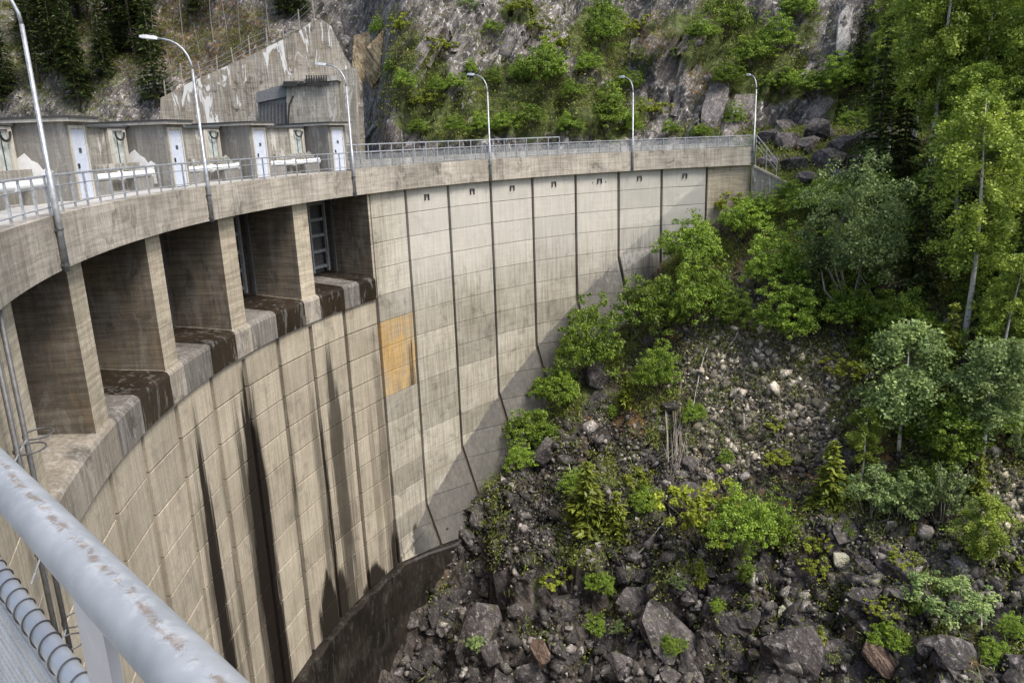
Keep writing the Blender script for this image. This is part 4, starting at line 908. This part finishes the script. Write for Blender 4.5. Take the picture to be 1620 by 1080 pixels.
def birch(seed, mat, h=9.0, w=1.9, nb_=60, leaf=0.155, bark=None, start=0.28, lean=0.0):
    g = np.random.default_rng(seed); bend = g.normal(size=2) * 0.04 * h + np.array([lean * h, 0])
    def tp(f): return np.array([bend[0] * f * f + 0.015 * h * math.sin(5 * f + seed), bend[1] * f * f, h * f - 0.3 * (1 - f)])
    paths = [([tp(f) for f in np.linspace(0, 1, 9)], list(np.linspace(0.011 * h + 0.02, 0.012, 9)))]
    C, T, K = [], [], []
    for k in range(nb_):
        f = start + (0.98 - start) * (k + g.random()) / nb_; a = g.uniform(0, 6.283); L = w * (0.35 + 0.75 * math.sin(math.pi * min(1, (f - start) / (1 - start) * 0.85 + 0.15))) * g.uniform(0.6, 1.1)
        d = np.array([math.cos(a), math.sin(a), 0]); p0 = tp(f); pts = [p0 + d * L * q + np.array([0, 0, L * (0.75 * q - 0.75 * q * q)]) for q in (0, 0.3, 0.6, 0.85, 1.0)]
        paths.append((pts, [0.02, 0.014, 0.010, 0.006, 0.003])); tk = g.uniform(0.2, 0.75)
        for q in range(11):
            fq = g.uniform(0.3, 1.0); b0 = p0 + d * L * fq + np.array([0, 0, L * (0.75 * fq - 0.75 * fq * fq)]) + g.normal(size=3) * 0.12; n = 18; ln = g.uniform(0.3, 0.9)
            u = g.uniform(0, 1, n); C.append(b0 + np.stack([g.normal(size=n) * 0.13, g.normal(size=n) * 0.13, -u * ln + 0.15], -1)); K.append(np.full(n, tk))
    C = np.concatenate(C); K = np.concatenate(K); N = g.normal(size=C.shape) + np.array([0, 0, 0.5])
    V, F = leafset(C, N, leaf, g, 0.65); tone = K + g.normal(size=len(K)) * 0.17 + 0.1
    return crownmesh('crown', V, F, tone, mat), stems(paths[:1], bark or B_BIRCH, n=7), stems(paths[1:], B_BROWN, 'branch', n=4)
def spruce(seed, mat, h=7.0, w=1.3, dens=1.0, bare=0.08):
    g = np.random.default_rng(seed); lv = int(h * 3.4 * dens); C, T, N, K = [], [], [], []; paths = [([(0, 0, -0.3), (0.01 * h, 0, h * 0.5), (0, 0, h)], [0.012 * h + 0.02, 0.008 * h + 0.01, 0.008])]
    for i in range(lv):
        f = bare + (1 - bare) * (i + g.random() * 0.6) / lv; L0 = w * (1 - f) ** 0.78 + 0.06
        for b in range(int(6 + 3 * (1 - f))):
            a = g.uniform(0, 6.283); L = L0 * g.uniform(0.65, 1.12); d = np.array([math.cos(a), math.sin(a), 0]); sd_ = np.array([-d[1], d[0], 0]); tk = g.uniform(0.1, 0.7)
            n = max(5, int(22 * L)); q = g.uniform(0.12, 1.0, n); side = g.choice((-1, 1), n) * (1 - q * 0.75) * g.uniform(0.1, 0.42, n) * L
            p_ = d * (q * L)[:, None] + sd_ * side[:, None] + np.array([0, 0, 1]) * (f * h + 0.12 * L * q - 0.42 * L * q * q + g.normal(size=n) * 0.03)[:, None]
            C.append(p_); T.append(d * 0.8 + sd_ * np.sign(side)[:, None] * 0.7 + np.array([0, 0, -0.25])); N.append(np.array([0, 0, 1.0]) + g.normal(size=(n, 3)) * 0.35); K.append(tk + 0.25 * q)
    C, T, N, K = map(np.concatenate, (C, T, N, K)); V, F = leafset(C, N, 0.30, g, 0.30, T); tone = K + g.normal(size=len(K)) * 0.12
    return crownmesh('crown', V, F, tone, mat), stems(paths, B_BROWN, n=6)

PROTO = {'bush': [bush(k, L_GREEN, 5.0, 2.4, 230, 62, 0.155) for k in (1, 2, 3, 4)], 'bigwillow': [bush(30, L_WILLOW, 9.5, 3.6, 230, 95, 0.17, B_GREY, 0.5)], 'tallbirch': [birch(k, L_BIRCH, 16.0, 3.0, 120, 0.17, None, 0.33) for k in (31, 32)], 'bright': [bush(k, L_BRIGHT, 2.2, 1.2, 60, 80, 0.11) for k in (5, 6)], 'willow': [bush(k, L_WILLOW, 3.6, 1.5, 85, 85, 0.12, B_GREY, 0.5) for k in (7, 8, 9)],
         'birch': [birch(k, L_BIRCH) for k in (10, 11, 12)], 'willowtree': [birch(k, L_WILLOW, 6.5, 1.9, 54, 0.14, B_BIRCH, 0.35, 0.05) for k in (13, 14)],
         'spruce': [spruce(k, L_SPRUCE, 9.0, 1.7) for k in (15, 16, 17)], 'youngspruce': [spruce(k, L_YSPRUCE, 3.2, 0.95, 1.6) for k in (18, 19)], 'pine': [spruce(k, L_SPRUCE, 10.0, 1.9, 0.75, 0.3) for k in (20, 21)]}
PH = {'bush': 5.0, 'bigwillow': 9.5, 'tallbirch': 16.0, 'bright': 2.2, 'willow': 3.6, 'birch': 9.0, 'willowtree': 6.5, 'spruce': 9.0, 'youngspruce': 3.2, 'pine': 10.0}
NAME = {'bigwillow': ('willow_tree', 'tree'), 'tallbirch': ('birch_tree', 'tree'), 'bush': ('leafy_bush', 'bush'), 'bright': ('leafy_bush', 'bush'), 'willow': ('willow_bush', 'bush'), 'birch': ('birch_tree', 'tree'), 'willowtree': ('willow_tree', 'tree'), 'spruce': ('spruce_tree', 'tree'), 'youngspruce': ('spruce_sapling', 'sapling'), 'pine': ('pine_tree', 'tree')}
cnt = {}
def plant(kind, pos, hgt, label, group=None, wide=1.0, yaw=None):
    k = cnt.get(kind, 0); cnt[kind] = k + 1; ms = PROTO[kind][k % len(PROTO[kind])]; nm, cat = NAME[kind]; s = hgt / PH[kind]
    r_ = empty(nm, tuple(pos), g.uniform(0, 6.28) if yaw is None else yaw); r_.scale = (s * wide, s * wide, s); setp(r_, label, cat, group)
    for n, me in zip(('crown', 'trunk', 'branches'), ms):
        o = bpy.data.objects.new(n, me); col.objects.link(o); o.parent = r_
    return r_
def plant_px(kind, x, y, hpx, label, group=None, wide=1.0, which=None):
    p_, n_, dp_ = gp(x, y, which)
    if p_ is None: print('no ground', x, y, label); return
    wide *= 0.88 if kind == 'bush' else 1.0
    return plant(kind, p_ + np.array([0, 0, 0.25 if y > 860 else -0.1]), hpx * dp_ / FPX * 1.03, label, group, wide)
PL = [('bush', 1092, 432, 92, 'dense green bush against the right end of the jointed wall', 1.15), ('bush', 1030, 548, 122, 'tall green bush hugging the wall beside the scree top', 0.9), ('bush', 1105, 525, 118, 'green bush standing where the bleached stems begin', 0.9), ('bush', 930, 606, 128, 'bright green bush growing against the wall beneath its dark band', 0.85),
      ('bush', 882, 648, 75, 'small green bush below the tallest wall-side bush', 1.1), ('bush', 842, 712, 76, 'low green bush at the foot of the wall where a seam bends', 1.1), ('bush', 822, 745, 46, 'smallest green bush at the foot of the wall', 1.2), ('bush', 1040, 625, 82, 'round bush beside the bundle of grey dead stems', 0.95), ('youngspruce', 990, 645, 62, 'dark little conifer between bushes near the wall', 1.0),
      ('youngspruce', 930, 838, 115, 'yellow-green young spruce alone on the dark scree', 1.25), ('youngspruce', 975, 850, 80, 'shorter yellow-green spruce leaning on its larger neighbour', 1.3), ('bush', 1022, 812, 50, 'little green shrub beside the tangle of dead stems', 1.2), ('bright', 1118, 872, 118, 'yellow-green shrub standing right above the broken blocks', 0.95), ('bush', 1168, 885, 112, 'green shrub in the middle of the three above the broken blocks', 0.9), ('bush', 1222, 885, 95, 'slender green shrub nearest the tan scree foot', 0.75),
      ('bright', 1288, 888, 45, 'small yellow-green shrub above the square grey block', 0.8), ('bright', 1290, 922, 36, 'small bright yellow bush among grey boulders', 1.1), ('youngspruce', 1312, 802, 112, 'yellowish young spruce on the edge of the tan scree', 1.1), ('birch', 1362, 752, 120, 'slim young birch next to the yellowish spruce', 1.1), ('willow', 1378, 822, 105, 'blue-green willow bush behind a slim birch', 0.9), ('willow', 1425, 828, 92, 'blue-green willow bush below the leaning white trunk', 1.0),
      ('willowtree', 1424, 722, 208, 'pale willow tree with leaning white trunk over orange moss', 1.15), ('willowtree', 1552, 720, 188, 'pale silvery willow tree on the mossy bank', 1.25), ('bush', 1500, 735, 112, 'broad green bush between the two pale willow trees', 1.25), ('willow', 1490, 832, 112, 'grey-green willow bush beside a yellow birch', 0.85), ('birch', 1545, 905, 122, 'small yellow-green birch above the fallen white stem', 1.6), ('willow', 1502, 995, 92, 'pale grey-green shrub near the lowest boulders', 1.35),
      ('bush', 1405, 1035, 50, 'low green shrub in a hollow among the lowest boulders', 1.3), ('bright', 1392, 985, 34, 'small yellow-green tuft bush above the reddish flat boulder', 1.3), ('bush', 1420, 555, 105, 'bright leafy maple-like bush in front of dark undergrowth', 0.95), ('bush', 1222, 470, 105, 'green bush on the grassy shoulder below the wing wall', 1.0), ('bush', 1248, 545, 100, 'wide green bush overhanging the top of the scree', 1.15), ('bigwillow', 1350, 505, 238, 'big round grey-green willow in the middle of the bank', 0.85),
      ('tallbirch', 1525, 545, 375, 'full birch with drooping crown beside the big willow', 1.1), ('tallbirch', 1466, 312, 420, 'tall birch with long bare white trunk rising above the bank', 0.9), ('tallbirch', 1610, 345, 420, 'tall birch standing among dark spruces at the forest edge', 0.9), ('birch', 1612, 585, 150, 'young birch with white branches over the dark hollow', 1.3), ('spruce', 1385, 295, 235, 'dark spruce rooted beside the rock hollow', 0.95), ('spruce', 1425, 290, 210, 'dark spruce behind the tall white-trunked birch', 0.8),
      ('spruce', 1555, 330, 250, 'dark spruce between the tall birches', 0.8), ('spruce', 1590, 420, 330, 'dark spruce behind the young birch of the hollow', 0.9), ('spruce', 1285, 520, 180, 'narrow dark spruce between bush and big willow', 0.7), ('youngspruce', 1495, 625, 150, 'slender green spruce sapling under the full birch', 0.7), ('tallbirch', 1530, 300, 330, 'leafy birch crowding the tall white-trunked one', 1.2), ('bush', 1180, 380, 70, 'bush at the foot of the sloping wing wall', 1.3),
      ('bush', 1290, 350, 70, 'bush on the grassy shoulder beyond the wing wall', 1.2), ('bright', 1150, 345, 45, 'light bush against the board-marked end wall', 1.2), ('bright', 1340, 605, 48, 'yellow-green shrub at the right edge of the scree', 1.3), ('bush', 1450, 790, 62, 'dark green bush between the blue-green willows', 1.2), ('youngspruce', 1545, 790, 80, 'yellow-green spruce sapling on orange moss', 0.9), ('bush', 1600, 690, 45, 'low bush on the orange moss bank', 1.5), ('bush', 950, 945, 38, 'small green shrub on the dark bedrock', 1.3),
      ('bright', 1010, 775, 40, 'yellow-green shrub beside the dead stems', 1.2), ('bush', 1440, 690, 60, 'green shrub at the foot of the leaning white trunk', 1.2), ('bright', 1425, 905, 30, 'yellow-green shrub by the small whitish rock', 1.4), ('spruce', 1450, 480, 260, 'dark spruce in the shade behind the maple-like bush', 0.85), ('spruce', 1600, 560, 260, 'dark spruce filling the shadowed hollow of the bank', 0.9), ('tallbirch', 1580, 640, 240, 'birch behind the silvery willow', 1.1)]
for kd, x, y, hp_, lab, wd in PL: plant_px(kd, x, y, hp_, lab, None, wd, 'slope' if y > 340 else None)
for x, y, hp_, wd in ((1320, 430, 70, 1.3), (1400, 420, 80, 1.2), (1440, 400, 70, 1.3), (1470, 560, 70, 1.2), (1560, 500, 80, 1.3), (1600, 460, 80, 1.3), (1380, 570, 50, 1.3), (1590, 600, 60, 1.3), (1210, 345, 40, 1.5), (1250, 320, 36, 1.5), (1330, 330, 50, 1.4), (1400, 330, 60, 1.4), (1165, 520, 60, 1.0), (1470, 350, 70, 1.3), (1325, 525, 75, 1.3), (1375, 520, 70, 1.3), (1350, 470, 70, 1.2)):
    plant_px('bush', x, y, hp_, 'leafy bush of the thicket around the big willow and birches', 'bushes of the bank thicket', wd, 'slope')
GB = 'bushes on the rock face behind the crest'; LB = 'round green bush growing on the rock face behind the dam crest'
LBS = {(955, 88): 'solitary round bush perched high on the rock above the closed wall', (860, 150): 'largest dark green bush halfway up the rock face behind the crest', (955, 215): 'wide bush directly behind the crest railing beside a lamp pole', (640, 150): 'bush squeezed between the concrete wall and a pale rock slab', (720, 215): 'low bush behind the upstream railing next to the leaning rock slabs', (905, 165): 'bush growing out of the side of the largest dark green bush'}
for x, y, hp_, wd in [(a_, b_, c_ * (1.0 if c_ > 74 else 0.72), d_ * 0.9) for a_, b_, c_, d_ in ((955, 88, 85, 0.95), (860, 150, 80, 1.3), (905, 165, 55, 1.2), (955, 215, 75, 1.4), (1000, 215, 50, 1.2), (800, 215, 55, 1.3), (840, 205, 60, 1.3), (760, 215, 50, 1.3), (720, 215, 45, 1.4), (665, 215, 40, 1.4), (640, 150, 60, 0.9), (690, 150, 40, 1.2), (780, 140, 45, 1.2), (820, 130, 45, 1.1), (900, 215, 55, 1.2), (745, 120, 35, 1.2), (620, 120, 40, 1.0))]:
    plant_px('bush', x, y, hp_, LBS.get((x, y), LB), GB, wd, 'hill')
for x, y, hp_, wd in ((1145, 70, 75, 1.0), (1190, 110, 55, 1.3), (1225, 90, 60, 1.2), (1150, 140, 40, 1.5), (1240, 150, 45, 1.5), (1290, 160, 50, 1.4), (1330, 150, 60, 1.4), (1345, 215, 40, 1.3), (1110, 70, 40, 1.4), (1265, 40, 60, 1.0), (1160, 205, 40, 1.0), (1060, 215, 25, 1.4), (1110, 218, 22, 1.4)):
    plant_px('bush', x, y, hp_, 'low green bush on the ledges of the cliff above the far stair', 'bushes on the cliff ledges', wd, 'hill')
for x, y, hp_, wd in ((1400, 190, 170, 0.85), (1360, 130, 120, 0.85), (1600, 130, 200, 0.85), (1640, 200, 260, 0.9), (1580, 50, 160, 0.9), (1660, 320, 300, 0.9), (1690, 450, 300, 0.9)):
    plant_px('spruce', x, y, hp_, 'dark spruce of the wood on the upper bank', 'spruces of the upper wood', wd)
for x, y, hp_ in ((1445, 230, 230), (1500, 120, 210), (1560, 230, 260), (1600, 260, 260), (1410, 110, 160), (1650, 380, 260), (1440, 170, 200), (1520, 170, 220), (1480, 290, 260), (1405, 250, 190), (1590, 180, 240), (1510, 380, 260), (1580, 420, 280), (1420, 70, 150), (1500, 60, 160), (1570, 160, 240), (1380, 170, 110), (1545, 60, 170), (1460, 100, 170), (1620, 60, 190)):
    plant_px('tallbirch', x, y, hp_, 'light green birch mixed into the wood on the upper bank', 'birches of the upper wood', 1.2)
gl = np.random.default_rng(5)
k = 0
while k < 40:
    x, y = gl.uniform(740, 1620), gl.uniform(640, 1060)
    if y < 900 and 1060 < x < 1330 and gl.random() < 0.6: continue
    if 330 < x < 860 - (y - 700) * 0.4: continue
    plant_px(('bush', 'bright', 'bush', 'youngspruce', 'willow')[k % 5], x, y, gl.uniform(22, 44), ('small green leafy seedling', 'small yellow-green leafy seedling', 'small green leafy seedling', 'tiny young spruce', 'small grey-green willow seedling')[k % 5] + ' rooted among the stones of the lower slope', 'seedling shrubs on the lower slope', gl.uniform(0.9, 1.4), 'slope'); k += 1
for x, y, hp_, wd in ((640, 60, 40, 1.1), (700, 90, 34, 1.2), (670, 180, 40, 1.3), (820, 25, 30, 1.5), (880, 90, 40, 1.2), (1000, 60, 36, 1.3), (1030, 190, 34, 1.4), (780, 60, 30, 1.2), (600, 60, 30, 1.0), (930, 120, 36, 1.4), (990, 150, 40, 1.3), (720, 150, 36, 1.3), (850, 60, 34, 1.2), (1070, 100, 30, 1.3), (740, 20, 30, 1.2)):
    plant_px(('bush', 'bright', 'willow')[int(x) % 3], x, y, hp_, ('small green shrub', 'small yellow-green shrub', 'small grey-green shrub')[int(x) % 3] + ' clinging to a crack of the rock face behind the crest', 'small shrubs in the cracks of the rock face', wd, 'hill')
for k in range(46):
    x = gl.uniform(-60, 250) if k < 34 else gl.uniform(240, 540); y = gl.uniform(15, 175) if k < 34 else gl.uniform(-30, 30)
    plant_px('pine' if k % 3 else 'spruce', x, y, gl.uniform(110, 190) if k < 34 else gl.uniform(60, 100), ('broad dark pine' if k % 3 else 'slender dark spruce') + (' of the wooded hillside behind the gatehouses' if k < 34 else ' on the brow above the sloping concrete wall'), 'conifers behind the gatehouses', gl.uniform(1.0, 1.35), 'hill')
for x in range(250, 560, 22):
    y = 150 - 0.46 * (x - 250) + gl.uniform(-45, -10); p_, n_, dp_ = gp(x, y, 'hill')
    if p_ is None: continue
    hh = gl.uniform(50, 110) * dp_ / FPX; o = empty('bare_sapling', tuple(p_)); setp(o, 'thin leafless sapling on the brown slope above the sloping concrete wall', 'sapling', 'leafless saplings on the brown slope')
    pts = [p_ + np.array([0.25 * math.sin(f * 3 + x) * f, 0, hh * f - 0.2]) for f in (0, 0.35, 0.7, 1)]
    part('stem', tube(pts, [0.07, 0.055, 0.04, 0.015], 5), M_TIMBER, o)
    for q in range(5):
        f = gl.uniform(0.35, 0.95); b = p_ + np.array([0.25 * math.sin(f * 3 + x) * f, 0, hh * f - 0.2]); part('branch', tube([b, b + np.array([gl.normal() * 0.5, gl.normal() * 0.3, gl.uniform(0.1, 0.7)])], [0.025, 0.008], 4), M_TIMBER, o)

# fallen and standing dead wood: photograph polylines laid on the ground
DW = [([(1140, 475), (1126, 530), (1108, 590), (1097, 645)], 0.07, M_DEAD, 'long bleached stem lying down the scree below the bushes'), ([(1190, 490), (1166, 530), (1150, 560), (1132, 592)], 0.06, M_DEAD, 'crooked bleached stem lying beside the longest one'), ([(1078, 610), (1074, 660), (1070, 725)], 0.12, M_BROWNWOOD, 'dark standing dead trunk beside the grey stems'),
      ([(1055, 640), (1060, 720), (1056, 800), (1066, 860)], 0.06, M_TIMBER, 'grey dead stem running down to the broken blocks'), ([(1062, 820), (1100, 870), (1165, 942)], 0.05, M_DEAD, 'thin bare branch lying across the broken blocks'), ([(890, 700), (900, 730), (908, 765)], 0.05, M_DEAD, 'short pale stick on the dark scree near the wall'), ([(1530, 870), (1542, 950), (1560, 1040)], 0.055, M_DEAD, 'long white fallen stem below the small yellow birch'),
      ([(1330, 900), (1355, 930)], 0.08, M_BROWNWOOD, 'brown log wedged between boulders'), ([(1285, 395), (1302, 380)], 0.10, M_DEAD, 'short bleached log lying on the grassy shoulder'), ([(985, 845), (1015, 830), (1050, 815)], 0.04, M_TIMBER, 'thin grey stick leaning toward the dead stems'), ([(1155, 430), (1165, 455), (1160, 480)], 0.05, M_DEAD, 'grey twisted branch above the scree top'), ([(1380, 300), (1410, 262), (1430, 245)], 0.06, M_DEAD, 'curved dead branch beside the rock hollow'),
      ([(940, 690), (965, 660), (985, 640)], 0.04, M_TIMBER, 'thin grey stick lying below the little conifer'), ([(1010, 880), (1040, 840), (1072, 800)], 0.04, M_DEAD, 'pale stick crossing the tangle of dead stems')]
for pts, r_, m_, lab in DW:
    w_ = []
    for x, y in pts:
        p_, n_, dp_ = gp(x, y); w_.append(p_ + n_ * (r_ + 0.12))
    fine = []
    for a, b in zip(w_[:-1], w_[1:]):
        for f in (0, 0.33, 0.66): fine.append(a + (b - a) * f + gl.normal(size=3) * 0.05)
    fine.append(w_[-1]); n = len(fine); o = empty('dead_branch', tuple(w_[0])); setp(o, lab, 'branch')
    part('stem', tube(fine, list(np.linspace(r_, r_ * 0.45, n)), 6), m_, o)
    for q in range(4):
        b = fine[int(gl.integers(1, n))]; d = gl.normal(size=3) * 0.4; d[2] = abs(d[2]) * 0.7; part('twig', tube([b, b + d], [r_ * 0.4, r_ * 0.12], 4), m_, o)
p_, n_, dp_ = gp(1175, 692); o = empty('dead_snag', tuple(p_)); setp(o, 'short bleached snag standing upright in the tan scree', 'snag')
part('stem', tube([p_ - (0, 0, 0.2), p_ + (0.03, 0, 1.0), p_ + (-0.02, 0, 1.75)], [0.10, 0.085, 0.06], 7), M_DEAD, o)
part('twig', tube([p_ + (0, 0, 1.3), p_ + (0.35, 0, 1.75)], [0.03, 0.01], 5), M_DEAD, o)
for k in range(9):                                               # brushwood bundle
    x = 1052 + 4 * k; a, n_, d_ = gp(x, 640 + 14 * (k % 3)); b, n2, d2 = gp(x + gl.uniform(-10, 10), 760 + gl.uniform(-20, 60)); o = empty('brushwood_stick', tuple(a)); setp(o, 'thin dead stick of the brushwood strip between bushes and tan scree', 'stick', 'sticks of the brushwood strip')
    m_ = (a + b) / 2 + np.array([0, -0.2, 0.35]); part('stem', tube([a + (0, 0, 0.15), m_, b + (0, 0, 0.1)], [0.05, 0.04, 0.02], 5), M_BROWNWOOD if k % 2 else M_TIMBER, o)
    for q in range(4): part('twig', tube([m_ + (b - a) * gl.uniform(-.35, .35), m_ + (b - a) * gl.uniform(-.3, .45) + gl.normal(size=3) * 0.5], [0.02, 0.006], 4), M_TIMBER, o)

# ground cover ---------------------------------------------------------------
def cover(name, V, Nn, wgt, n, blades, size, asp, mat, label, upb=0.6, spread=0.22, hgt=0.2, seed=1, cat='grass'):
    g = np.random.default_rng(seed); w = wgt / wgt.sum(); idx = g.choice(len(V), n, p=w); base = V[idx] + g.normal(size=(n, 3)) * np.array([0.2, 0.2, 0.0])
    k = np.repeat(np.arange(n), blades); m_ = len(k); sc_ = g.uniform(0.6, 1.4, n)[k]
    C = base[k] + g.normal(size=(m_, 3)) * np.array([spread, spread, 0.05]) * sc_[:, None] + np.array([0, 0, 1]) * (np.abs(g.normal(size=m_)) * hgt * sc_)[:, None]
    if asp < 0.3: T = np.array([0, 0, 1.0]) + g.normal(size=(m_, 3)) * 0.45; N = g.normal(size=(m_, 3))
    else: T = None; N = g.normal(size=(m_, 3)) + np.array([0, -0.3, upb])
    Vv, F = leafset(C, N, size, g, asp, T); tone = g.uniform(0.1, 0.8, n)[k] + g.normal(size=m_) * 0.15
    me = crownmesh(name, Vv, F, tone, mat); o = bpy.data.objects.new(name, me); col.objects.link(o); setp(o, label, cat, None, 'stuff'); return o
pxs, pys = project(VT); vis = ((pxs > 600) & (pxs < 1800) & (pys > 200) & (pys < 1150) & (VT[:, 1] > 5)).astype(float)
r2 = np.hypot(VT[:, 0] - CX, VT[:, 1] - CY); th2 = np.degrees(np.arctan2(VT[:, 1] - CY, VT[:, 0] - CX)) % 360; vis *= ~((r2 > R - 0.6) & (th2 > 96) & (th2 < 250))
pat = np.clip(0.5 + 0.9 * fbm(VT * 0.5, 3, 91), 0.02, 1.3)
cover('grass', VT, None, vis * (ZS[:, 0] ** 1.3 * pat + 0.05 * pat ** 3), 14000, 9, 0.42, 0.10, L_GRASS, 'tufts of green grass on the mossy parts of the slope', seed=2)
cover('undergrowth', VT, None, vis * (ZS[:, 0] ** 1.5 * pat + 0.07 * pat ** 3), 9500, 22, 0.13, 0.62, L_MOSS, 'low leafy undergrowth between the bushes on the slope', spread=0.3, hgt=0.3, seed=3, cat='undergrowth')
cover('dry_grass', VT, None, vis * (ZS[:, 1] * 0.5 + ZS[:, 2] * 0.25 + ZS[:, 0] * 0.2 + 0.05) * pat, 2600, 8, 0.36, 0.09, L_DRY, 'dry straw-coloured grass and twigs scattered over the slope', seed=4)
visH = ((pxh > -100) & (pxh < 1750) & (pyh > -90) & (pyh < 300)).astype(float); patH = np.clip(0.5 + 0.9 * fbm(VH * 0.35, 3, 95), 0.02, 1.3)
cover('undergrowth', VH, None, visH * (ZH[:, 0] ** 1.3 * patH + 0.12 * patH ** 2), 12000, 20, 0.15, 0.62, L_MOSS, 'low leafy undergrowth on the ledges of the hillside', spread=0.45, hgt=0.15, seed=6, cat='undergrowth')
cover('heath_grass', VH, None, visH * (ZH[:, 0] * patH + 0.08), 9000, 9, 0.45, 0.10, L_GRASS, 'tufts of green grass on the ledges of the hillside', seed=8)
cover('heather', VH, None, visH * ((ZH[:, 0] * 0.5 + ZH[:, 1]) * patH + 0.06), 9000, 10, 0.45, 0.10, L_DRY, 'brown heather and dry grass on the hillside', seed=7, cat='heather')
